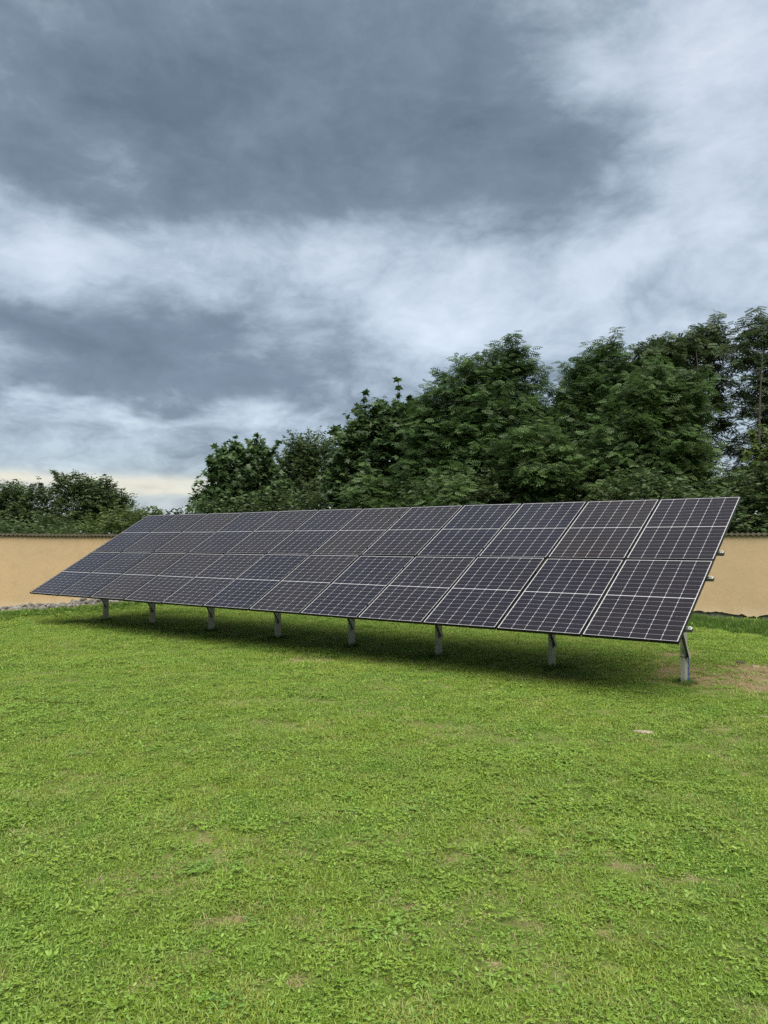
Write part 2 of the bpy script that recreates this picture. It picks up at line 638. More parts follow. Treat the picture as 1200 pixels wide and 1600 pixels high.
# ------------------------------------------------------------------ layout of the place
YAW = R(-37.2)
U = np.array([math.cos(YAW), math.sin(YAW), 0])        # along the array, to the right
N = np.array([-math.sin(YAW), math.cos(YAW), 0])       # away from its low edge
CORNER = np.array([3.265, 8.634, 0.698])               # right end of the low edge
WA = np.array([-9.3, 18.9])                            # left wall passes here
WD = np.array([0.54, 0.842])
WC = WA + WD * 9.07                                    # corner of the two walls
U2 = U[:2]


def side_left(x, y):      # metres in front of the left wall (towards the lawn)
    return (x - WA[0]) * WD[1] - (y - WA[1]) * WD[0]


def side_right(x, y):     # metres in front of the right wall
    return -((x - WC[0]) * N[0] + (y - WC[1]) * N[1])


def arr_local(x, y):
    dx, dy = x - CORNER[0], y - CORNER[1]
    return dx * U[0] + dy * U[1], dx * N[0] + dy * N[1]


# bare spots: centre pixel, half sizes in metres, strength
BARE = []
for px, py, hx, hy, s in ((1150, 1052, 1.05, 0.55, 0.95), (1110, 1063, 0.7, 0.35, 0.8), (1210, 1070, 0.8, 0.6, 0.95), (1085, 1045, 0.6, 0.4, 0.7),
                          (1245, 1050, 1.2, 0.7, 0.95), (1050, 1024, 0.4, 0.3, 0.75), (1085, 1022, 0.35, 0.18, 0.75),
                          (500, 1033, 0.55, 0.22, 0.75), (1005, 1142, 0.16, 0.10, 0.75), (1115, 1145, 0.22, 0.14, 0.55), (1060, 1162, 0.12, 0.1, 0.5),
                          (640, 1425, 0.13, 0.10, 0.75), (700, 1448, 0.12, 0.06, 0.7), (470, 1440, 0.10, 0.06, 0.6), (365, 1435, 0.13, 0.09, 0.65),
                          (330, 1450, 0.08, 0.08, 0.5), (310, 1510, 0.10, 0.09, 0.65), (200, 1555, 0.14, 0.08, 0.6), (170, 1375, 0.16, 0.10, 0.45),
                          (985, 1362, 0.13, 0.09, 0.65), (1070, 1382, 0.12, 0.06, 0.65), (945, 1460, 0.10, 0.12, 0.55), (480, 1545, 0.12, 0.06, 0.55),
                          (1180, 1585, 0.12, 0.10, 0.5), (760, 1512, 0.07, 0.04, 0.6), (850, 1155, 0.18, 0.08, 0.45), (680, 1100, 0.12, 0.06, 0.5),
                          (930, 1330, 0.10, 0.08, 0.4), (440, 1210, 0.22, 0.07, 0.4), (620, 1165, 0.20, 0.08, 0.35), (860, 1060, 0.5, 0.2, 0.4)):
    g = on_ground(px, py)
    BARE.append((g[0], g[1], hx, hy, s if py < 1100 else s * 0.8))


def bare_at(x, y):
    b = np.zeros_like(np.asarray(x, float))
    wx = x + (fbm(x * 3, y * 3, 5) - 0.5) * 0.6
    wy = y + (fbm(x * 3, y * 3, 9) - 0.5) * 0.6
    for cx, cy, hx, hy, s in BARE:
        k = min(1.0, hx * 2.5)
        d = ((x + (wx - x) * k - cx) / hx) ** 2 + ((y + (wy - y) * k - cy) / hy) ** 2
        b = np.maximum(b, s * np.exp(-d ** 1.5 * 0.7))
    # thin grass under the array where it is always dry
    u, n = arr_local(x, y)
    return np.clip(b, 0, 1)


def height(x, y):
    h = (fbm(x * 0.5, y * 0.5, 31) - 0.5) * 0.07 + (fbm(x * 3.1, y * 3.1, 41) - 0.5) * 0.030
    sl = side_left(x, y)
    sr = side_right(x, y)
    h = h + 0.10 * np.exp(-np.clip(sl, 0, 9) ** 2 / 0.7) + 0.06 * np.exp(-np.clip(sr, 0, 9) ** 2 / 1.0)
    b = bare_at(x, y)
    h = h + b * (fbm(x * 9, y * 9, 77) - 0.55) * 0.07
    return h


# ---- ground: one sheet, fine near the lawn and coarse out to the horizon
def axis(lo, hi, step, far):
    mid = np.arange(lo, hi + 1e-6, step)
    out, s, v = [], step, hi
    while v < far:
        s *= 1.35
        v += s
        out.append(v)
    pre, s, v = [], step, lo
    while v > -far:
        s *= 1.35
        v -= s
        pre.append(v)
    return np.array(pre[::-1] + list(mid) + out)


gx = axis(-11.0, 12.0, 0.075, 1500)
gy = axis(1.5, 24.0, 0.075, 1500)
GX, GY = np.meshgrid(gx, gy)
fade = np.clip(1 - np.maximum(np.abs(GX) - 30, 0) / 30, 0, 1) * np.clip(1 - np.maximum(np.abs(GY - 15) - 30, 0) / 30, 0, 1)
GZ = height(GX, GY) * fade
nx_, ny_ = len(gx), len(gy)
idx = np.arange(nx_ * ny_).reshape(ny_, nx_)
F = np.stack([idx[:-1, :-1], idx[:-1, 1:], idx[1:, 1:], idx[1:, :-1]], -1).reshape(-1, 4)
ground = mobj('ground', mesh_np('ground', np.stack([GX, GY, GZ], -1).reshape(-1, 3), F, M_GROUND, True, {'bare': bare_at(GX, GY).ravel()}))
tag(ground, 'mown green lawn with thin and bare patches in front of the wall', 'ground', kind='structure')

# ------------------------------------------------------------------ garden walls
def wall(label, p0, p1, name_seed, rubble, height_m=1.93):
    """p0 -> p1 along the wall; the lawn lies to the right-hand side of that direction when seen from p0"""
    p0 = np.array(p0, float)
    p1 = np.array(p1, float)
    L = float(np.linalg.norm(p1 - p0))
    ang = math.atan2(p1[1] - p0[1], p1[0] - p0[0])
    root = empty('garden_wall', (p0[0], p0[1], 0), ang)
    tag(root, label, 'wall')
    r = np.random.default_rng(name_seed)
    th = 0.30
    # rendered face with a ragged lower edge; local x along, -y towards the lawn
    xs = np.arange(0, L + 0.001, 0.06)
    low = 0.10 + 0.10 * (fbm(xs * 0.9, xs * 0, name_seed) - 0.3) + 0.05 * (vnoise(xs * 5, xs * 0, name_seed + 3) - 0.5) + 0.05 * (vnoise(xs * 14, xs * 0, name_seed + 4) - 0.5) + (0.04 if rubble else 0.10)
    wav = (fbm(xs * 0.35, xs * 0 + 3, name_seed + 8) - 0.5) * 0.05
    zlev = [None, 0.5, 0.95, 1.4, height_m]
    V, Fq = [], []
    n = len(xs)
    for lv in range(5):
        zz = low if lv == 0 else np.full(n, zlev[lv])
        V.append(np.stack([xs, -0.02 + wav * 0.6, zz], 1))
    for lv in (4, 0):                       # back face of the render coat / body
        zz = np.full(n, zlev[4]) if lv == 4 else low
        V.append(np.stack([xs, np.full(n, th), zz], 1))
    V = np.concatenate(V)
    for a in range(7):
        b = (a + 1) % 7
        for i in range(n - 1):
            Fq.append((a * n + i, a * n + i + 1, b * n + i + 1, b * n + i))
    mobj('render_coat', mesh_np('render_coat', V, np.array(Fq), M_PLASTER), root)
    # old masonry footing behind the ragged edge
    bm = bmesh.new()
    box(bm, (0, 0.035, -0.2), (L, th - 0.03, 0.5))
    bm_obj('footing', bm, M_STONE, root)
    # broken stones along the foot
    acc = Acc()
    ico = bmesh.new()
    bmesh.ops.create_icosphere(ico, subdivisions=1, radius=1)
    ib = np.array([v.co for v in ico.verts])
    fi = np.array([[v.index for v in f.verts] for f in ico.faces])
    ico.free()
    cnt = int(L * (110 if rubble else 1))
    for _ in range(cnt):
        s = r.uniform(0.03, 0.09) * (1 if rubble else 0.7)
        off = abs(r.normal(0, 0.085 if rubble else 0.04))
        x = r.uniform(0.1, L - 0.1)
        v = ib * (1 + r.uniform(-0.28, 0.28, (len(ib), 1))) * np.array([r.uniform(0.8, 1.7), r.uniform(0.7, 1.2), r.uniform(0.5, 0.9)]) * s
        a = r.uniform(0, 6.3)
        v = np.stack([v[:, 0] * math.cos(a) - v[:, 1] * math.sin(a), v[:, 0] * math.sin(a) + v[:, 1] * math.cos(a), v[:, 2]], 1)
        acc.add(v + np.array([x, -0.01 - off, 0.08 + s * 0.3 + max(0, 0.16 - off) * r.uniform(0, 1.0)]), fi)
    Vr, Fr = acc.get()
    o = mobj('rubble', mesh_np('rubble', Vr, Fr, M_STONE), root)
    o['kind'] = 'stuff'
    # corrugated coping sheets, each 1.9 m long, lying a little unevenly
    px = 0.0
    while px < L - 0.05:
        ln = min(1.9, L - px)
        m = int(ln / 0.0185) + 1
        sx = np.linspace(0, ln + 0.04, m)
        wz = 0.013 * np.cos(sx * 2 * math.pi / 0.111)
        prof = [(-0.085, -0.025), (th / 2, 0.022), (th + 0.10, -0.03)]
        rows = []
        for k, (yy, dz) in enumerate(prof):
            rows.append(np.stack([sx, np.full(m, yy) + 0.008 * (r.random() - 0.5), wz + dz], 1))
        for k, (yy, dz) in reversed(list(enumerate(prof))):
            rows.append(np.stack([sx, np.full(m, yy), wz + dz - 0.012], 1))
        Vc = np.concatenate(rows)
        Fc = []
        for a in range(6):
            b = (a + 1) % 6
            for i in range(m - 1):
                Fc.append((a * m + i, a * m + i + 1, b * m + i + 1, b * m + i))
        o = mobj('coping_sheet', mesh_np('coping_sheet', Vc, np.array(Fc), M_COPING), root)
        o.location = (px, 0, height_m + 0.045 + r.uniform(-0.004, 0.006))
        o.rotation_euler = (r.uniform(-0.01, 0.01), r.uniform(-0.002, 0.002), 0)
        px += 1.9
    return root


# left wall runs from near the camera's left to the hidden corner; the right one from there to the right
wl0 = WA - WD * 7.0
wall('ochre rendered wall with rubble foot running away at the left of the panels', wl0, WC, 3, 1.0)
wr0 = WC + U2 * 0.02
wr1 = WC + U2 * 21.5
wall('ochre rendered wall with ragged lower edge under the dark tall trees at the right', wr0, wr1, 11, 0.0)

# ------------------------------------------------------------------ the solar array
TILT = R(30.2)
PITCH_W, GAP = 1.15, 0.02
PW, PH = PITCH_W - GAP, 1.735
NCOL = 12
array = empty('solar_array', (CORNER[0], CORNER[1], 0), YAW)
tag(array, 'long ground-mounted solar array, two rows of twelve black framed panels on steel posts', 'solar array')
ct, st = math.cos(TILT), math.sin(TILT)
ZL = CORNER[2]


def slope_pt(x, s, wv=0.0):
    return Vector((x, s * ct - wv * st, ZL + s * st + wv * ct))


# shared meshes of one panel; local x to the right, y up the slope, z out of the face
bm = bmesh.new()
box(bm, (0.008, 0.008, -0.009), (PW - 0.008, PH - 0.008, -0.0045))
tmp = bm_obj('solar_panel', bm, M_SHEET)
ME_SHEET = tmp.data
bpy.data.objects.remove(tmp)
bm = bmesh.new()
fw, fd = 0.0115, 0.034
box(bm, (0, 0, -fd), (PW, fw, 0))
box(bm, (0, PH - fw, -fd), (PW, PH, 0))
box(bm, (0, fw, -fd), (fw, PH - fw, -0.0003))
box(bm, (PW - fw, fw, -fd), (PW, PH - fw, -0.0003))
tmp = bm_obj('frame', bm, M_FRAME)
ME_FRAME = tmp.data
bpy.data.objects.remove(tmp)

MX, MY, CG, RG, MID = 0.0220, 0.0220, 0.0032, 0.0022, 0.011
cw = (PW - 2 * MX - 5 * CG) / 6
chh = (PH - 2 * MY - MID - 16 * RG) / 18
CH = 0.007


def cell_spots():
    for j in range(18):
        y = MY + j * (chh + RG) + (MID - RG if j >= 9 else 0)
        for i in range(6):
            yield MX + i * (cw + CG), y


cell_outline = np.array([(CH, 0), (cw - CH, 0), (cw, CH), (cw, chh - CH), (cw - CH, chh), (CH, chh), (0, chh - CH), (0, CH)])
bm = bmesh.new()
lo = [bm.verts.new((a, b, -0.0045)) for a, b in cell_outline]
hi = [bm.verts.new((a, b, -0.0041)) for a, b in cell_outline]
bm.faces.new(hi)
for i in range(8):
    bm.faces.new((lo[i], lo[(i + 1) % 8], hi[(i + 1) % 8], hi[i]))
tmp = bm_obj('cell', bm, M_CELL)
ME_CELL = tmp.data
bpy.data.objects.remove(tmp)
V, Fc = [], []
for k, (cx, cy) in enumerate(cell_spots()):
    V.append(np.concatenate([cell_outline + (cx, cy), np.full((8, 1), -0.0041)], 1))
    Fc.append(np.arange(8) + 8 * k)
ME_GRID = mesh_np('cell_grid', np.concatenate(V), np.array(Fc), M_CELL)

prng = np.random.default_rng(21)
near_cells = {(11, 0), (11, 1)}            # the two panels that show largest: every cell built singly
for col in range(NCOL):
    for row in range(2):
        x0 = -(NCOL - col) * PITCH_W + GAP / 2
        s0 = row * (PH + GAP)
        p = mobj('solar_panel', ME_SHEET, array)
        p.location = slope_pt(x0, s0)
        p.rotation_euler = (TILT + prng.normal(0, 0.0022), prng.normal(0, 0.0022), 0)
        tint = float(np.clip(prng.normal(0.45, 0.38), 0, 1))
        f = mobj('frame', ME_FRAME, p)
        if (col, row) in near_cells:
            for cx, cy in cell_spots():
                c = mobj('cell', ME_CELL, p)
                c.location = (cx, cy, 0)
                c['tint'] = float(np.clip(tint + prng.normal(0, 0.08), 0, 1))
        else:
            g = mobj('cell_grid', ME_GRID, p)
            g['tint'] = tint
            g['kind'] = 'stuff'

# rails along the array, C section, sticking out past the right end
C41 = [(-0.02, -0.022), (0.02, -0.022), (0.02, 0.022), (0.011, 0.022), (0.011, 0.019), (0.017, 0.019), (0.017, -0.019), (-0.017, -0.019), (-0.017, 0.019), (-0.011, 0.019), (-0.011, 0.022), (-0.02, 0.022)]
slope_dir = Vector((0, ct, st))
norm_dir = Vector((0, -st, ct))
RAILS = [0.31, 1.38, 1.99, 3.08]
for s, over in zip(RAILS, (0.062, 0.062, 0.058, -0.05)):
    bm = bmesh.new()
    extrude_profile(bm, C41, slope_pt(over, s, -0.055), slope_pt(-NCOL * PITCH_W + 0.04, s, -0.055), slope_dir, norm_dir)
    o = bm_obj('rail', bm, M_RAIL, array)
    if over > 0:                           # bolt and square washer at the end of the rail
        bm = bmesh.new()
        M = Matrix.Translation(slope_pt(over - 0.025, s, -0.03)) @ Matrix.Rotation(TILT, 4, 'X')
        bmesh.ops.create_cone(bm, cap_ends=True, segments=6, radius1=0.014, radius2=0.012, depth=0.022, matrix=M @ Matrix.Translation((0, 0, 0.006)))
        box(bm, (-0.022, -0.022, -0.006), (0.022, 0.022, -0.001), M)
        bm_obj('bolt', bm, M_BOLT, o)

# clamps that hold the panel edges down on the rails, one at each seam
bm = bmesh.new()
box(bm, (-0.019, -0.025, -0.012), (0.019, 0.025, 0.004))
bmesh.ops.create_cone(bm, cap_ends=True, segments=6, radius1=0.006, radius2=0.006, depth=0.006, matrix=Matrix.Translation((0, 0, 0.006)))
tmp = bm_obj('clamp', bm, M_FRAME)
ME_CLAMP = tmp.data
bpy.data.objects.remove(tmp)
for s in RAILS:
    for c in range(1, NCOL):
        o = mobj('clamp', ME_CLAMP, array)
        o.location = slope_pt(-c * PITCH_W, s)
        o.rotation_euler = (TILT, 0, 0)

# posts: C section with the flat web towards the right, front flange towards the lawn
POST_Y = 1.45
posts_x = [-13.14, -11.42, -9.52, -7.66, -5.90, -4.12, -2.20, -0.375]
a_, b_, t_ = 0.055, 0.12, 0.004
CP = [(0, 0), (a_, 0), (a_, b_), (0, b_), (0, b_ - 0.016), (t_, b_ - 0.016), (t_, b_ - t_), (a_ - t_, b_ - t_), (a_ - t_, t_), (t_, t_), (t_, 0.016), (0, 0.016)]
ptop_s = (POST_Y + 0.06) / ct
PTOP = slope_pt(0, ptop_s, -0.165).z - 0.03
BAR = [(-0.03, -0.04), (0.03, -0.04), (0.03, 0.04), (-0.03, 0.04)]
for i, x in enumerate(posts_x):
    lean = prng.normal(0, 0.004)
    bm = bmesh.new()
    extrude_profile(bm, CP, (x - a_ / 2, POST_Y - b_ / 2, -0.35), (x - a_ / 2 + lean * 1.4, POST_Y - b_ / 2, PTOP), (1, 0, 0), (0, 1, 0))
    po = bm_obj('post', bm, M_GALV, array)
    for zz in (PTOP - 0.06, PTOP - 0.14, 0.42):
        bm = bmesh.new()
        bmesh.ops.create_cone(bm, cap_ends=True, segments=6, radius1=0.013, radius2=0.013, depth=0.014,
                              matrix=Matrix.Translation((x + a_ / 2 + 0.007, POST_Y, zz)) @ Matrix.Rotation(math.pi / 2, 4, 'Y'))
        bm_obj('bolt', bm, M_BOLT, po)
    # sloping beam under the rails
    bm = bmesh.new()
    extrude_profile(bm, BAR, slope_pt(x + 0.062, 0.16, -0.118), slope_pt(x + 0.062, 3.3, -0.118), (1, 0, 0), norm_dir)
    bm_obj('rafter', bm, M_GALV, array)
    # brace from the post forward and up to the front end of the beam
    bm = bmesh.new()
    q0 = Vector((x + 0.055, POST_Y - 0.02, 0.35))
    q1 = slope_pt(x + 0.055, 0.98, -0.175)
    d = (q1 - q0).normalized()
    upv = Vector((1, 0, 0)).cross(d)
    extrude_profile(bm, [(-0.022, -0.024), (0.022, -0.024), (0.022, 0.024), (0.018, 0.024), (0.018, -0.02), (-0.018, -0.02), (-0.018, 0.024), (-0.022, 0.024)], q0 - d * 0.05, q1 + d * 0.03, (1, 0, 0), upv)
    bm_obj('brace', bm, M_GALV, array)
# blue sheathed cable down the last post, held by a black tie
x = posts_x[-1]
zs = np.linspace(-0.08, 0.36, 12)
path = np.stack([np.full(12, x + a_ / 2 + 0.016) + 0.004 * np.sin(zs * 9), np.full(12, POST_Y + 0.035) + 0.006 * np.sin(zs * 7), zs], 1)
V, Fq = tube_np(path, np.full(12, 0.006), 8)
mobj('cable', mesh_np('cable', V, Fq, M_BLUE, True), array)
bm = bmesh.new()
box(bm, (x - a_ / 2 - 0.005, POST_Y - b_ / 2 - 0.005, 0.333), (x + a_ / 2 + 0.030, POST_Y + b_ / 2 + 0.005, 0.343))
bm_obj('cable_tie', bm, M_BLACK, array)

# ------------------------------------------------------------------ loose stones and clods
def rock(name, px, py, size, mat, label, cat, seed, flat=1.0, rot=0.0):
    r = np.random.default_rng(seed)
    bm = bmesh.new()
    bmesh.ops.create_icosphere(bm, subdivisions=2, radius=1)
    for v in bm.verts:
        k = 1 + 0.22 * (fbm(v.co.x * 2 + seed, v.co.y * 2 + v.co.z * 1.7, seed) - 0.5) * 2
        k *= 1 + r.uniform(-0.07, 0.07)
        c = v.co * k
        c.z = max(-0.55, min(0.62, c.z))
        v.co = Vector((c.x * size[0], c.y * size[1], c.z * size[2]))
    o = bm_obj(name, bm, mat)
    g = on_ground(px, py)
    z = float(height(np.array([g[0]]), np.array([g[1]]))[0])
    o.location = (g[0], g[1], z + size[2] * 0.12)
    o.rotation_euler = (r.uniform(-0.1, 0.1), r.uniform(-0.1, 0.1), rot)
    return tag(o, label, cat)


rock('flat_stone', 1005, 1143, (0.105, 0.040, 0.028), M_PALE, 'pale flat stone sunk in the lawn in front of the right post', 'stone', 1, rot=-0.55)
rock('dark_stone', 1157, 1037, (0.075, 0.055, 0.05), M_DARKROCK, 'dark stone at the edge of the tall grass by the bare soil', 'stone', 2)
rock('soil_clod', 1181, 1041, (0.055, 0.045, 0.035), M_PALE, 'pale brown clod in the bare soil just right of the dark stone', 'clod', 3, rot=0.3)
rock('soil_clod', 1186, 1053, (0.085, 0.045, 0.03), M_CLOD, 'long brown clod in the bare soil below the pale clod', 'clod', 4, rot=-0.2)
rock('soil_clod', 1198, 1051, (0.06, 0.05, 0.045), M_CLOD, 'dark brown clod at the right picture edge of the bare soil', 'clod', 5)
rock('soil_clod', 1126, 1043, (0.05, 0.035, 0.028), M_CLOD, 'small brown clod in the bare soil left of the dark stone', 'clod', 6)
rock('flat_stone', 1193, 1121, (0.05, 0.028, 0.02), M_PALE, 'small pale stone in the lawn at the right picture edge', 'stone', 7, rot=-0.1)

# crumbs of soil and small pebbles on the bare ground
acc = Acc()
ico = bmesh.new()
bmesh.ops.create_icosphere(ico, subdivisions=1, radius=1)
ib = np.array([v.co for v in ico.verts])
fi = np.array([[v.index for v in f.verts] for f in ico.faces])
ico.free()
pts = rng.uniform((2.5, 6.5), (10.5, 14.5), (9000, 2))
bb = bare_at(pts[:, 0], pts[:, 1])
pts = pts[rng.random(len(pts)) < bb * 0.6]
hz = height(pts[:, 0], pts[:, 1])
for (x, y), z in zip(pts, hz):
    s = 0.006 + 0.024 * rng.random() ** 4
    acc.add(ib * (1 + rng.uniform(-0.3, 0.3, (len(ib), 1))) * s * np.array([1.2, 1, 0.7]) + np.array([x, y, z + s * 0.3]), fi)
V, Fr = acc.get()
o = mobj('soil_crumbs', mesh_np('soil_crumbs', V, Fr, M_CLOD))
tag(o, 'crumbs of brown soil scattered over the bare patch beside the array', 'soil', kind='stuff')

# ------------------------------------------------------------------ trees
def leaf_template(kind):
    if kind == 'ash':                    # pinnate leaf, leaflets in pairs
        V, F = [], []
        L = 1.0
        def leaflet(base, d, ln, wd, droop):
            d = d / np.linalg.norm(d)
            s = np.array([-d[1], d[0], 0])
            k = len(V)
            V.extend([base, base + d * ln * 0.45 + s * wd / 2 + [0, 0, -droop * 0.2], base + d * ln + [0, 0, -droop], base + d * ln * 0.45 - s * wd / 2 + [0, 0, -droop * 0.2]])
            F.append((k, k + 1, k + 2, k + 3))
        for i in range(4):
            t = 0.22 + 0.2 * i
            for sgn in (-1, 1):
                leaflet(np.array([t, 0.0, -0.12 * t * t]), np.array([0.6, sgn * 0.8, 0]), 0.40 - 0.03 * abs(i - 1), 0.15, 0.08)
        leaflet(np.array([0.90, 0, -0.11]), np.array([1.0, 0, 0]), 0.38, 0.15, 0.08)
        return np.array(V), np.array(F)
    if kind == 'maple':                  # palmate leaf with five lobes
        ang = np.radians([-128, -95, -62, -38, -20, 0, 20, 38, 62, 95, 128])
        rad = np.array([0.42, 0.30, 0.62, 0.34, 0.40, 0.72, 0.40, 0.34, 0.62, 0.30, 0.42])
        V = [(0, 0, 0.03)] + [(0.12 + r * math.cos(a), r * math.sin(a), -0.22 * r * r) for a, r in zip(ang, rad)]
        F = [(0, i, i + 1) for i in range(1, 11)]
        return np.array(V), np.array(F)
    if kind == 'robinia':                # finer pinnate leaf, oval leaflets
        V, F = [], []
        for i in range(6):
            t = 0.2 + 0.14 * i
            for sgn in (-1, 1):
                b = np.array([t, 0.02 * sgn, -0.16 * t * t])
                d = np.array([0.2, sgn * 0.98, 0])
                s = np.array([-d[1], d[0], 0])
                k = len(V)
                V.extend([b, b + d * 0.13 + s * 0.07, b + d * 0.28 + [0, 0, -0.03], b + d * 0.13 - s * 0.07])
                F.append((k, k + 1, k + 2, k + 3))
        return np.array(V), np.array(F)
    if kind == 'oval':                   # small simple leaf folded along the midrib
        V = [(0, 0, 0), (0.45, 0.24, 0.05), (1, 0, -0.1), (0.45, -0.24, 0.05)]
        return np.array(V, float), np.array([(0, 1, 2, 3)])


def place_leaves(tpl, pos, axis_, nrm, size):
    V, F = tpl
    A = axis_ / (np.linalg.norm(axis_, axis=1)[:, None] + 1e-9)
    B = np.cross(nrm, A)
    B /= np.linalg.norm(B, axis=1)[:, None] + 1e-9
    Cn = np.cross(A, B)
    out = pos[:, None, :] + size[:, None, None] * (V[None, :, 0:1] * A[:, None, :] + V[None, :, 1:2] * B[:, None, :] + V[None, :, 2:3] * Cn[:, None, :])
    n = len(pos)
    Fo = (F[None] + (np.arange(n) * len(V))[:, None, None]).reshape(-1, F.shape[1])
    return out.reshape(-1, 3), Fo, len(V)


def tree(name, label, cat, leaf, mat, depth, lobes, twigs, per_twig, size, base_px, seed, shoots=(), trunk_r=0.07, stems=1, group=None,
         shell=3.0, upness=0.5, twig_len=0.45, ddepth=1.0, limbs=9, sprays=0.04):
    """lobes: (px, py, half width px, half height px[, metres nearer(-)/farther(+)]) of the photograph, at the tree's own distance"""
    r = np.random.default_rng(seed)
    pxm = depth / FPX
    base = at(base_px, 844, depth)
    bx, by = base[0], base[1]
    root = empty(name, (bx, by, 0))
    tag(root, label, cat, group)
    wood = Acc()
    Ls = []
    for lb in lobes:
        dd = lb[4] if len(lb) > 4 else 0.0
        c = at(lb[0], lb[1] + (11 if lb[0] > 300 else 5), depth + dd) - np.array([bx, by, 0])
        Ls.append((c, np.array([lb[2] * pxm, min(lb[2] * pxm, 1.6) * ddepth, lb[3] * pxm])))
    zmax = max(c[2] + q[2] for c, q in Ls)
    # stems
    trunks = []
    for k in range(stems):
        tx, ty = (r.normal(0, 0.10 * (stems > 1), 2))
        hgt = zmax * r.uniform(0.78, 0.95)
        n = 9
        t = np.linspace(0, 1, n)
        lean = r.normal(0, 0.25, 2) if stems > 1 else r.normal(0, 0.12, 2)
        path = np.stack([tx + lean[0] * t ** 1.3 * hgt * 0.4 + 0.05 * np.sin(t * 7 + k), ty + lean[1] * t * hgt * 0.3 + 0.05 * np.cos(t * 6), t * hgt - 0.1], 1)
        rad = trunk_r * (1 - t * 0.88) / math.sqrt(stems)
        wood.add(*tube_np(path, rad, 7))
        trunks.append((path, rad))
    P, D = [], []
    vol = np.array([np.prod(q[[0, 2]]) for c, q in Ls])
    cnt = np.maximum(6, (twigs * vol / vol.sum()).astype(int))
    for (c, q), m in zip(Ls, cnt):
        dirs = r.normal(0, 1, (m, 3))
        dirs /= np.linalg.norm(dirs, axis=1)[:, None]
        rr = r.random(m) ** (1 / shell)
        # ragged outline: lobes bulge and sink with direction
        bulge = 1 + 0.75 * (fbm(dirs[:, 0] * 2.8 + seed, dirs[:, 2] * 2.8 + dirs[:, 1] * 1.6, seed) - 0.5)
        pts = c + dirs * (rr * bulge)[:, None] * q
        dv = dirs * 0.8 + np.array([0, 0, upness]) + r.normal(0, 0.35, (m, 3))
        dv /= np.linalg.norm(dv, axis=1)[:, None]
        P.append(pts)
        D.append(dv)
        # limb from a stem to this lobe, then branches out to some of its twigs
        path, rad = trunks[r.integers(len(trunks))]
        zt = max(0.3, c[2] - q[2] * 0.9 - r.uniform(0.1, 0.5))
        i = int(np.clip(np.searchsorted(path[:, 2], zt), 1, len(path) - 2))
        s0 = path[i]
        mid = (s0 + c) / 2 + np.array([0, 0, 0.1]) + r.normal(0, 0.06, 3)
        wood.add(*tube_np(np.array([s0, mid, c]), [rad[i] * 0.7, rad[i] * 0.5, 0.012], 5))
        for j in r.choice(m, min(m, limbs), replace=False):
            e = pts[j]
            k0 = mid * 0.4 + c * 0.6
            mm = (k0 + e) / 2 + r.normal(0, 0.05, 3) + np.array([0, 0, 0.04])
            wood.add(*tube_np(np.array([k0, mm, e]), [0.014, 0.009, 0.004], 4))
    # feathery young branches that stand out of the crown, leaves all along them
    area = np.array([q[0] * q[2] for c, q in Ls])
    for j in range(int(twigs * sprays)):
        c, q = Ls[r.choice(len(Ls), p=area / area.sum())]
        dv = r.normal(0, 1, 3) * np.array([1, 0.7, 0.6]) + np.array([0, -0.2, 0.75])
        dv /= np.linalg.norm(dv)
        st_ = c + dv * q * 0.85
        gd = dv * np.array([0.8, 0.8, 0.5]) + np.array([0, 0, 0.65]) + r.normal(0, 0.15, 3)
        gd /= np.linalg.norm(gd)
        ln = r.uniform(0.3, 0.75)
        m = 5
        tt = np.linspace(0, 1, m)
        path = st_ + gd * (tt * ln)[:, None] + np.array([0, 0, -0.10]) * (tt ** 2 * ln)[:, None]
        wood.add(*tube_np(path, np.linspace(0.010, 0.003, m), 4))
        P.append(path)
        D.append(np.tile(gd * 0.3, (m, 1)) + r.normal(0, 0.10, (m, 3)))
    for (sx, sy, ln, lx) in shoots:       # upright leader shoots standing above the crown
        tip = at(sx, sy + 4, depth) - np.array([bx, by, 0])
        m = 12
        zz = np.linspace(0, ln, m)
        path = np.stack([tip[0] - lx * (ln - zz), np.full(m, tip[1]) + r.normal(0, 0.01, m), tip[2] - ln + zz], 1)
        wood.add(*tube_np(path, np.linspace(0.012, 0.004, m), 4))
        P.append(path[2::3])
        D.append(np.tile([0, 0, 1.0], (len(path[2::3]), 1)) * 0.2 + r.normal(0, 0.08, (len(path[2::3]), 3)))
    P = np.concatenate(P)
    D = np.concatenate(D)
    ok = P[:, 2] > 0.25
    P, D = P[ok], D[ok]
    m = len(P)
    # leaves along each twig
    t = np.tile(np.linspace(0.15, 1.0, per_twig), m)
    Pt = np.repeat(P, per_twig, 0)
    Dt = np.repeat(D, per_twig, 0)
    pos = Pt + Dt * (t * twig_len)[:, None] * r.uniform(0.7, 1.2, (len(t), 1))
    az = np.tile(np.arange(per_twig) * 2.4, m) + np.repeat(r.uniform(0, 6.3, m), per_twig)
    side = np.stack([np.cos(az), np.sin(az), np.full(len(az), -0.05)], 1)
    axis_ = Dt * 0.35 + side * 0.9 + r.normal(0, 0.2, (len(az), 3))
    axis_[:, 2] -= 0.22
    nrm = np.array([0, 0, 1.0]) + r.normal(0, 0.75, (len(az), 3)) + Dt * 0.2
    sz = size * r.uniform(0.65, 1.2, len(az))
    V, Fl, nv = place_leaves(leaf_template(leaf), pos, axis_, nrm, sz)
    tint = np.repeat(np.clip(np.repeat(r.normal(0.45, 0.34, m), per_twig) + r.normal(0, 0.22, len(az)), 0, 1), nv)
    mobj('crown', mesh_np('crown', V, Fl, mat, False, {'tint': tint}), root)
    Vw, Fw = wood.get()
    mobj('trunk', mesh_np('trunk', Vw, Fw, M_BARK, True), root)
    return root


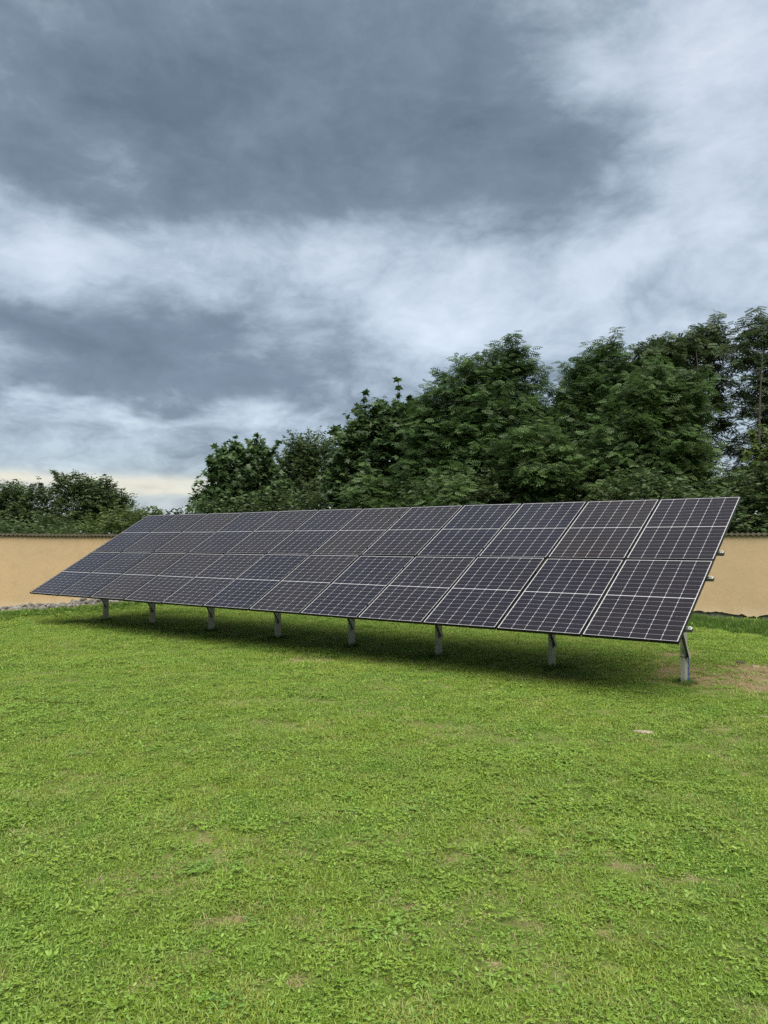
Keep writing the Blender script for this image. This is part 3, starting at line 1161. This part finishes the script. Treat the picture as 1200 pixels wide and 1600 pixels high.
GR = 'trees behind the right wall'
tree('maple_tree', 'broad-leaved maple at the left end of the tree row above the array', 'tree', 'maple', M_MAPLE, 29.5,
     [(372, 740, 42, 40), (350, 770, 38, 30), (400, 765, 40, 38), (405, 715, 22, 28), (355, 715, 18, 18), (325, 775, 18, 18), (385, 790, 60, 22)],
     800, 7, 0.25, 380, 101, shoots=((368, 681, 0.75, 0.0), (401, 677, 0.75, 0.05), (328, 718, 0.55, -0.1), (352, 700, 0.5, 0), (417, 700, 0.5, 0.1)), group=GR, upness=0.7)
tree('willow_tree', 'thin-crowned olive tree standing behind the two maples', 'tree', 'oval', M_SHRUB, 34,
     [(485, 700, 34, 28), (470, 735, 34, 34), (505, 735, 36, 40), (455, 725, 22, 24), (490, 775, 55, 35), (445, 770, 30, 30)],
     2300, 12, 0.14, 487, 102, group=GR, upness=0.6, twig_len=0.5)
tree('maple_tree', 'dense maple with thin upright shoots in the middle of the tree row', 'tree', 'maple', M_MAPLE, 27,
     [(600, 690, 52, 50), (560, 720, 40, 50), (635, 705, 44, 60), (580, 660, 28, 26), (620, 655, 30, 30), (545, 690, 22, 24), (600, 765, 70, 40), (545, 765, 30, 36), (655, 750, 36, 50), (650, 655, 22, 26)],
     1700, 7, 0.25, 602, 103, shoots=((571, 611, 0.9, 0.05), (622, 591, 1.0, 0.02), (597, 627, 0.6, 0), (641, 622, 0.5, 0), (556, 655, 0.4, 0), (610, 640, 0.5, 0)), group=GR, upness=0.6, trunk_r=0.09)
tree('ash_sapling', 'light green ash sapling low against the middle maple', 'tree', 'ash', M_ASH2, 25.0,
     [(575, 765, 22, 22), (562, 785, 24, 16), (612, 778, 20, 18), (590, 800, 40, 20)], 210, 7, 0.29, 583, 104, group=GR, trunk_r=0.03, limbs=5)
tree('ash_tree', 'broad dark ash tree, widest crown of the row above the array', 'tree', 'ash', M_ASH, 24.5,
     [(770, 660, 75, 60), (715, 690, 60, 60), (825, 690, 58, 60), (735, 625, 50, 40), (790, 605, 48, 42), (700, 620, 34, 38), (790, 565, 30, 26), (760, 580, 26, 26), (820, 590, 26, 28),
      (668, 665, 22, 40), (848, 665, 24, 36), (690, 745, 60, 50), (770, 740, 75, 50, -0.6), (850, 745, 50, 50), (720, 590, 22, 24), (664, 700, 26, 60)],
     2150, 7, 0.28, 770, 105, shoots=((778, 541, 0.5, 0), (800, 546, 0.5, 0.1), (715, 557, 0.5, -0.1), (842, 572, 0.45, 0.1)), group=GR, stems=2, trunk_r=0.12, upness=0.3)
tree('ash_sapling', 'light green ash sapling low against the broad dark ash', 'tree', 'ash', M_ASH2, 22.0,
     [(845, 690, 26, 26), (865, 715, 24, 22), (820, 700, 20, 20), (850, 745, 40, 30), (700, 770, 40, 20)], 270, 7, 0.29, 846, 106, group=GR, trunk_r=0.03, limbs=5)
tree('ash_tree', 'slender ash with a pointed crown right of the broad dark ash', 'tree', 'ash', M_ASH, 24.5,
     [(945, 570, 36, 32), (930, 600, 40, 36), (965, 610, 40, 44), (904, 620, 28, 34), (925, 655, 50, 50), (960, 680, 50, 60), (890, 680, 40, 60), (920, 745, 70, 50), (985, 745, 45, 50), (945, 545, 20, 16)],
     1400, 7, 0.275, 940, 107, shoots=((948, 528, 0.5, 0), (962, 537, 0.45, 0.1), (915, 548, 0.5, -0.15), (905, 575, 0.4, -0.2)), group=GR, stems=2, trunk_r=0.10, upness=0.3)
tree('ash_tree', 'dense ash with light green shoots under the tall robinia', 'tree', 'ash', M_ASH2, 21.8,
     [(1020, 605, 36, 26), (1050, 620, 40, 30), (1005, 640, 32, 34), (1060, 660, 32, 36), (1030, 690, 46, 44), (950, 700, 26, 30), (1068, 715, 34, 40), (1020, 750, 50, 36), (955, 745, 34, 30), (1080, 760, 40, 30)],
     1200, 7, 0.265, 1035, 108, group=GR, stems=2, trunk_r=0.08, upness=0.4)
tree('robinia_tree', 'tall robinia with open crown, left one of two rising above the array end', 'tree', 'robinia', M_ROBINIA, 24.5,
     [(1012, 548, 28, 14), (1045, 538, 24, 14), (1000, 575, 24, 20), (1040, 572, 30, 18), (1082, 528, 22, 13), (1108, 512, 24, 9), (1134, 534, 17, 10), (1104, 553, 24, 10), (1076, 584, 18, 15), (1120, 584, 18, 10), (1132, 614, 13, 8), (1103, 630, 14, 11), (1120, 660, 12, 9), (1106, 700, 13, 14), (1112, 765, 18, 14), (1148, 690, 13, 9), (1146, 735, 12, 14), (1140, 650, 9, 7), (1152, 770, 14, 14), (1045, 640, 34, 40, 0.6), (990, 660, 36, 56, 0.8), (1040, 740, 40, 46, 0.8)],
     1700, 7, 0.29, 1100, 109, group=GR, stems=3, trunk_r=0.13, upness=0.35, shell=2.6, limbs=16, twig_len=0.28)
tree('robinia_tree', 'tall open robinia at the right picture edge', 'tree', 'robinia', M_ROBINIA, 23.5,
     [(1185, 520, 22, 11), (1212, 508, 30, 13), (1168, 553, 14, 9), (1200, 556, 26, 13), (1176, 592, 22, 10), (1228, 600, 30, 24), (1161, 630, 12, 7), (1198, 634, 22, 13), (1240, 660, 36, 44), (1178, 672, 12, 9), (1260, 560, 34, 36), (1215, 740, 30, 44)],
     880, 7, 0.29, 1178, 110, group=GR, stems=2, trunk_r=0.13, upness=0.35, shell=2.6, limbs=16, twig_len=0.28)
tree('elder_shrub', 'leafy shrub above the wall to the right of the array', 'shrub', 'oval', M_SHRUB, 18.8,
     [(1175, 800, 40, 40), (1150, 815, 34, 26), (1215, 790, 44, 54), (1185, 760, 30, 34), (1255, 800, 40, 50)], 620, 11, 0.15, 1185, 111, group='shrubs behind the right wall', stems=4, trunk_r=0.05, twig_len=0.35, sprays=0.012)
tree('hazel_shrub', 'yellowish green shrub high at the right picture edge', 'shrub', 'maple', M_LIGHT, 20.6,
     [(1185, 715, 22, 22), (1205, 690, 24, 26), (1190, 745, 28, 26), (1225, 730, 34, 50), (1170, 765, 22, 20)], 240, 7, 0.19, 1195, 112, group='shrubs behind the right wall', stems=3, trunk_r=0.04, twig_len=0.35, sprays=0.012)
tree('elder_shrub', 'dark undergrowth shrub behind the right end of the array', 'shrub', 'oval', M_SHRUB, 20.0,
     [(1050, 790, 60, 30), (990, 780, 60, 36), (1110, 808, 40, 28), (1145, 800, 20, 20)], 720, 11, 0.16, 1060, 113, group='shrubs behind the right wall', stems=4, trunk_r=0.05, sprays=0.012)
tree('elder_shrub', 'dark undergrowth shrub behind the middle of the array', 'shrub', 'oval', M_SHRUB, 23.0,
     [(880, 770, 80, 46), (790, 775, 70, 44), (700, 780, 70, 40), (940, 780, 50, 40)], 1000, 11, 0.17, 830, 114, group='shrubs behind the right wall', stems=5, trunk_r=0.05, sprays=0.012)
tree('elder_shrub', 'dark undergrowth shrub at the foot of the two maples', 'shrub', 'oval', M_SHRUB, 28.0,
     [(620, 785, 60, 34), (530, 785, 60, 34), (440, 790, 60, 28), (350, 795, 44, 22)], 900, 11, 0.17, 500, 115, group='shrubs behind the right wall', stems=5, trunk_r=0.05, sprays=0.012)
tree('bare_bush', 'thin bush with small leaves at the far left foot of the maple', 'shrub', 'oval', M_SHRUB, 32,
     [(318, 782, 14, 14), (330, 795, 24, 12)], 70, 9, 0.11, 322, 116, group='shrubs behind the right wall', stems=3, trunk_r=0.03, sprays=0.012)
# trees beyond the right edge of the picture, so that the row goes on
tree('ash_tree', 'ash tree standing just beyond the right picture edge', 'tree', 'ash', M_ASH, 22.0,
     [(1330, 600, 60, 60), (1380, 660, 70, 70), (1310, 690, 50, 70), (1350, 760, 80, 60)], 600, 7, 0.32, 1340, 117, group=GR, stems=2, trunk_r=0.1)

GL = 'trees behind the left wall'
tree('hawthorn_tree', 'rounded dark tree at the left picture edge behind the wall', 'tree', 'oval', M_SHRUB, 31,
     [(35, 790, 44, 30), (20, 775, 30, 20), (60, 780, 30, 22), (0, 800, 40, 30), (45, 815, 60, 20), (-40, 790, 50, 35)], 1400, 12, 0.14, 35, 201, group=GL, stems=3, trunk_r=0.07, twig_len=0.32, sprays=0.012)
tree('hawthorn_tree', 'airy tree with the highest tuft in the left tree group', 'tree', 'oval', M_SHRUB, 30,
     [(122, 752, 22, 12), (105, 762, 22, 20), (135, 765, 18, 16), (118, 790, 28, 26), (112, 815, 40, 18)], 620, 12, 0.13, 115, 202, group=GL, stems=3, trunk_r=0.07, upness=0.6, shell=2.6, twig_len=0.32, sprays=0.012)
tree('hawthorn_tree', 'dense tree with a narrow tuft right of the airy one', 'tree', 'oval', M_SHRUB, 31,
     [(165, 760, 10, 12), (160, 782, 24, 20), (178, 785, 18, 18), (150, 770, 14, 14), (165, 808, 36, 20), (140, 795, 16, 22)], 1000, 12, 0.13, 163, 203, group=GL, stems=3, trunk_r=0.06, upness=0.6, twig_len=0.32, sprays=0.012)
tree('hawthorn_tree', 'thin see-through little tree at the right of the left group', 'tree', 'oval', M_SHRUB, 36,
     [(197, 783, 12, 10), (203, 795, 10, 10), (190, 795, 10, 12)], 90, 10, 0.12, 196, 204, group=GL, stems=3, trunk_r=0.05, upness=0.6, shell=2.0, sprays=0.012)
tree('bramble_bush', 'light green bramble bush on the wall line beside the array', 'shrub', 'oval', M_LIGHT, 27,
     [(190, 815, 30, 14), (225, 812, 24, 12), (160, 822, 24, 12), (240, 822, 22, 10)], 380, 11, 0.13, 195, 205, group=GL, stems=4, trunk_r=0.03, sprays=0.012)
tree('bramble_bush', 'dark bramble bush behind the wall at the left picture edge', 'shrub', 'oval', M_SHRUB, 25,
     [(30, 832, 40, 8), (90, 834, 40, 7), (-20, 830, 40, 10)], 300, 11, 0.13, 50, 206, group=GL, stems=4, trunk_r=0.03, sprays=0.012)

# distant wood on the skyline
r = np.random.default_rng(55)
xs = np.concatenate([np.linspace(-420, 300, 150)])
pos, q = [], []
for x in xs:
    d = 330 + r.normal(0, 12)
    h = 10 + 4 * fbm(np.array([x * 0.03]), np.array([0.0]), 8)[0] * 2 + r.uniform(-1, 1.5)
    m = 260
    dirs = r.normal(0, 1, (m, 3))
    dirs /= np.linalg.norm(dirs, axis=1)[:, None]
    pos.append(np.array([x, d, h * 0.55]) + dirs * (r.random((m, 1)) ** 0.35) * np.array([4.5, 4.5, h * 0.5]))
pos = np.concatenate(pos)
V, Fl, nv = place_leaves(leaf_template('oval'), pos, r.normal(0, 1, pos.shape), r.normal(0, 1, pos.shape) + [0, -0.6, 0.6], r.uniform(1.2, 2.4, len(pos)))
o = mobj('distant_wood', mesh_np('distant_wood', V, Fl, M_FARWOOD, False, {'tint': np.repeat(r.random(len(pos)), nv)}))
tag(o, 'far off wood on the skyline between the two tree groups', 'wood', kind='stuff')

# ------------------------------------------------------------------ grass: tufts set one by one by geometry nodes on a cloud of points
def tuft_mesh(name, kind, seed):
    r = np.random.default_rng(seed)
    V, F, MI = [], [], []

    def blade(x, y, ln, wd, az, lean, curl):
        d = np.array([math.cos(az), math.sin(az), 0])
        s = np.array([-d[1], d[0], 0])
        p = np.array([x, y, 0.0])
        k = len(V)
        a1 = lean
        a2 = lean + curl
        q1 = p + (d * math.sin(a1) + np.array([0, 0, math.cos(a1)])) * ln * 0.5
        q2 = q1 + (d * math.sin(a2) + np.array([0, 0, math.cos(a2)])) * ln * 0.5
        V.extend([p - s * wd * 0.4, p + s * wd * 0.4, q1 + s * wd * 0.5, q1 - s * wd * 0.5, q2])
        F.append((k, k + 1, k + 2, k + 3))
        F.append((k + 3, k + 2, k + 4))
        MI.extend([0, 0])

    def leaf(x, y, z, ln, wd, az, el, cup=0.15):
        d = np.array([math.cos(az) * math.cos(el), math.sin(az) * math.cos(el), math.sin(el)])
        s = np.array([-math.sin(az), math.cos(az), 0])
        n = np.cross(d, s)
        p = np.array([x, y, z])
        k = len(V)
        V.extend([p, p + d * ln * 0.35 + s * wd * 0.5 + n * wd * cup * -1, p + d * ln * 0.72 + s * wd * 0.42 - n * wd * cup, p + d * ln - np.array([0, 0, 0.12 * ln]),
                  p + d * ln * 0.72 - s * wd * 0.42 - n * wd * cup, p + d * ln * 0.35 - s * wd * 0.5 - n * wd * cup, p + d * ln * 0.5])
        F.extend([(k, k + 6, k + 1), (k + 1, k + 6, k + 2), (k + 2, k + 6, k + 3), (k + 3, k + 6, k + 4), (k + 4, k + 6, k + 5), (k + 5, k + 6, k)])
        MI.extend([1] * 6)

    if kind == 'grass':
        for _ in range(40):
            a, q = r.uniform(0, 6.283), 0.08 * math.sqrt(r.random())
            blade(q * math.cos(a), q * math.sin(a), r.uniform(0.022, 0.052), r.uniform(0.0028, 0.0052), r.uniform(0, 6.283), r.uniform(0.45, 1.25), r.uniform(0.1, 0.9))
        for _ in range(r.integers(2, 7)):
            a, q = r.uniform(0, 6.283), 0.08 * math.sqrt(r.random())
            leaf(q * math.cos(a), q * math.sin(a), r.uniform(0.008, 0.024), r.uniform(0.012, 0.030), r.uniform(0.006, 0.013), r.uniform(0, 6.283), r.uniform(-0.1, 0.6))
    elif kind == 'tall':
        for _ in range(42):
            a, q = r.uniform(0, 6.283), 0.10 * math.sqrt(r.random())
            blade(q * math.cos(a), q * math.sin(a), r.uniform(0.10, 0.26), r.uniform(0.005, 0.009), r.uniform(0, 6.283), r.uniform(0.05, 0.5), r.uniform(0.1, 0.9))
    elif kind == 'clover':
        for _ in range(13):
            a, q = r.uniform(0, 6.283), 0.07 * math.sqrt(r.random())
            x, y, z = q * math.cos(a), q * math.sin(a), r.uniform(0.018, 0.042)
            b0 = r.uniform(0, 6.283)
            ls = r.uniform(0.011, 0.018)
            for j in range(3):
                leaf(x, y, z, ls, ls * 0.85, b0 + j * 2.094, r.uniform(-0.1, 0.4))
    elif kind == 'weed':
        for _ in range(10):
            a, q = r.uniform(0, 6.283), 0.065 * math.sqrt(r.random())
            leaf(q * math.cos(a), q * math.sin(a), r.uniform(0.006, 0.026), r.uniform(0.016, 0.040), r.uniform(0.007, 0.016), r.uniform(0, 6.283), r.uniform(-0.05, 0.7))
        for _ in range(14):
            a, q = r.uniform(0, 6.283), 0.075 * math.sqrt(r.random())
            blade(q * math.cos(a), q * math.sin(a), r.uniform(0.022, 0.048), r.uniform(0.0028, 0.005), r.uniform(0, 6.283), r.uniform(0.45, 1.2), r.uniform(0.1, 0.9))
    elif kind == 'rosette':
        m = r.integers(6, 10)
        for j in range(m):
            leaf(0, 0, 0.006, r.uniform(0.035, 0.070), r.uniform(0.011, 0.019), j * 6.283 / m + r.uniform(-0.3, 0.3), r.uniform(0.1, 0.75))
    elif kind == 'straw':
        for _ in range(18):
            a, q = r.uniform(0, 6.283), 0.07 * math.sqrt(r.random())
            blade(q * math.cos(a), q * math.sin(a), r.uniform(0.03, 0.075), r.uniform(0.0018, 0.0032), r.uniform(0, 6.283), r.uniform(1.1, 1.5), r.uniform(0, 0.3))
    me = bpy.data.meshes.new(name)
    me.from_pydata([tuple(v) for v in V], [], F)
    me.update()
    me.materials.append({'tall': M_TALL, 'straw': M_STRAW}.get(kind, M_GRASS))
    me.materials.append(M_WEED)
    me.polygons.foreach_set('material_index', np.array(MI, np.int32))
    return me


tuft_col = bpy.data.collections.new('tufts')
KINDS = ['grass'] * 4 + ['clover'] * 2 + ['weed'] * 3 + ['rosette'] * 2 + ['straw'] * 2 + ['tall'] * 3
for i, k in enumerate(KINDS):
    o = bpy.data.objects.new('tuft_%02d' % i, tuft_mesh('tuft_%02d_%s' % (i, k), k, 300 + i))
    tuft_col.objects.link(o)
FIRST = {k: KINDS.index(k) for k in set(KINDS)}
COUNT = {k: KINDS.count(k) for k in set(KINDS)}


def scatter(lo, hi, dens, marg):
    """random places on the lawn between two distances that the lens or a step beside it can see"""
    w = hi * 0.52 + marg
    A = 2 * w * (hi - lo)
    m = int(A * dens)
    x = rng.uniform(-w, w, m)
    y = rng.uniform(lo, hi, m)
    ok = np.abs(x) < y * 0.52 + marg
    x, y = x[ok], y[ok]
    ok = (side_left(x, y) > 0.02) & (side_right(x, y) > 0.04)
    return x[ok], y[ok]


PX, PY, PK, PS = [], [], [], []


def put(x, y, kind, s):
    PX.append(x)
    PY.append(y)
    PK.append(FIRST[kind] + rng.integers(0, COUNT[kind], len(x)))
    PS.append(s)


for lo, hi, dens, sc in ((2.0, 4.5, 900, 0.84), (4.5, 7.0, 660, 0.92), (7.0, 11.0, 430, 1.05), (11.0, 16.0, 280, 1.25), (16.0, 27.0, 170, 1.5)):
    x, y = scatter(lo, hi, dens, 0.9)
    b = bare_at(x, y)
    thin = fbm(x * 1.7, y * 1.7, 61)
    patch = fbm(x * 2.4, y * 2.4, 63)
    keep = rng.random(len(x)) > np.clip(b * 1.5 * (0.05 + 1.5 * fbm(x * 2.6, y * 2.6, 67)), 0, 0.88)
    keep &= rng.random(len(x)) > np.clip((0.48 - thin) * 3.0, 0, 0.62)
    kx, ky, kb, kp, kt = x[keep], y[keep], b[keep], patch[keep], thin[keep]
    u = rng.random(len(kx))
    weedp = np.clip((kp - 0.40) * 2.2, 0.12, 0.5) * (0.9 if lo < 4.4 else 0.7 if lo < 7 else 0.45)
    is_straw = u > 0.93 - np.clip((0.45 - kt) * 0.9, 0, 0.25) - kb * 0.4
    is_weed = (~is_straw) & (rng.random(len(kx)) < weedp)
    v = rng.random(len(kx))
    for kind, msk in (('straw', is_straw), ('clover', is_weed & (v < 0.42)), ('weed', is_weed & (v >= 0.42) & (v < 0.95)), ('rosette', is_weed & (v >= 0.95)),
                      ('grass', ~is_straw & ~is_weed)):
        n = int(msk.sum())
        s = sc * rng.uniform(0.75, 1.2, n) * (0.8 + 0.5 * fbm(kx[msk] * 0.8, ky[msk] * 0.8, 71))
        put(kx[msk], ky[msk], kind, s)
    # straw and a few weeds lying on the bare soil
    bx, by = x[~keep], y[~keep]
    sel = rng.random(len(bx)) < 0.35 + 0.3 * (b[~keep] > 0.2)
    put(bx[sel], by[sel], 'straw', sc * rng.uniform(0.6, 1.1, int(sel.sum())))

# unmown grass along the foot of both walls
x, y = scatter(9.0, 27.0, 420, 1.5)
sl, sr = side_left(x, y), side_right(x, y)
u_, n_ = arr_local(x, y)
p = np.exp(-(np.maximum(sl - 0.55, 0) / 0.5) ** 2) * (sl > 0.5)
wr = 1.3 + 1.9 * np.clip((u_ + 1.5) / 3.0, 0, 1)
p = np.maximum(p, 0.75 * np.exp(-(np.maximum(sr - 0.2, 0) / wr) ** 4))
ok = (rng.random(len(x)) < p * (0.35 + 0.9 * fbm(x * 1.2, y * 1.2, 81))) & (bare_at(x, y) < 0.3)
put(x[ok], y[ok], 'tall', rng.uniform(0.55, 1.25, int(ok.sum())) * np.where(sr[ok] < 4, 0.30 + 0.95 * fbm(x[ok] * 0.9, y[ok] * 0.9, 83), 0.5) * np.where(sr[ok] < 0.5, 0.5, 1.0))
ok2 = ok & (rng.random(len(x)) < 0.25)
put(x[ok2], y[ok2], 'rosette', rng.uniform(1.6, 2.6, int(ok2.sum())))

fx, fy = [], []
for px_ in posts_x:
    m = 22
    a = rng.uniform(0, 6.283, m)
    q = rng.uniform(0.06, 0.17, m)
    c = CORNER[:2] + U[:2] * px_ + N[:2] * POST_Y
    fx.append(c[0] + q * np.cos(a))
    fy.append(c[1] + q * np.sin(a))
fx, fy = np.concatenate(fx), np.concatenate(fy)
put(fx, fy, 'tall', rng.uniform(0.25, 0.6, len(fx)))

PX = np.concatenate(PX)
PY = np.concatenate(PY)
PK = np.concatenate(PK)
PS = np.concatenate(PS)
PZ = height(PX, PY) - 0.004
print('tufts', len(PX))
me = bpy.data.meshes.new('lawn_grass')
me.vertices.add(len(PX))
me.vertices.foreach_set('co', np.stack([PX, PY, PZ], 1).astype(np.float32).ravel())
a = me.attributes.new('which', 'INT', 'POINT')
a.data.foreach_set('value', PK.astype(np.int32))
a = me.attributes.new('size', 'FLOAT', 'POINT')
a.data.foreach_set('value', PS.astype(np.float32))
a = me.attributes.new('turn', 'FLOAT_VECTOR', 'POINT')
a.data.foreach_set('vector', np.stack([rng.normal(0, 0.10, len(PX)), rng.normal(0, 0.10, len(PX)), rng.uniform(0, 6.283, len(PX))], 1).astype(np.float32).ravel())
me.update()
grass = mobj('lawn_grass', me)
tag(grass, 'short green grass mixed with clover and broad-leaved weeds on the lawn', 'grass', kind='stuff')

ng = bpy.data.node_groups.new('tufts_on_points', 'GeometryNodeTree')
ng.interface.new_socket('Geometry', in_out='INPUT', socket_type='NodeSocketGeometry')
ng.interface.new_socket('Geometry', in_out='OUTPUT', socket_type='NodeSocketGeometry')
g = NT(ng)
gi = g.node('NodeGroupInput')
go = g.node('NodeGroupOutput')
ci = g.node('GeometryNodeCollectionInfo')
ci.inputs['Collection'].default_value = tuft_col
ci.inputs['Separate Children'].default_value = True
ci.inputs['Reset Children'].default_value = True
iop = g.node('GeometryNodeInstanceOnPoints')
iop.inputs['Pick Instance'].default_value = True


def named(nm, dt):
    nd = g.node('GeometryNodeInputNamedAttribute', data_type=dt)
    nd.inputs['Name'].default_value = nm
    return nd.outputs['Attribute']


e2r = g.node('FunctionNodeEulerToRotation')
g.l.new(named('turn', 'FLOAT_VECTOR'), e2r.inputs[0])
g.l.new(gi.outputs[0], iop.inputs['Points'])
g.l.new(ci.outputs[0], iop.inputs['Instance'])
g.l.new(named('which', 'INT'), iop.inputs['Instance Index'])
g.l.new(e2r.outputs[0], iop.inputs['Rotation'])
g.l.new(named('size', 'FLOAT'), iop.inputs['Scale'])
g.l.new(iop.outputs[0], go.inputs[0])
md = grass.modifiers.new('tufts', 'NODES')
md.node_group = ng

# ------------------------------------------------------------------ render settings
scene.render.engine = 'CYCLES'
cy = scene.cycles
cy.max_bounces = 6
cy.diffuse_bounces = 3
cy.glossy_bounces = 3
cy.transmission_bounces = 4
cy.transparent_max_bounces = 4
cy.use_adaptive_sampling = True
cy.adaptive_threshold = 0.006
try:
    cy.use_denoising = False
except Exception:
    pass
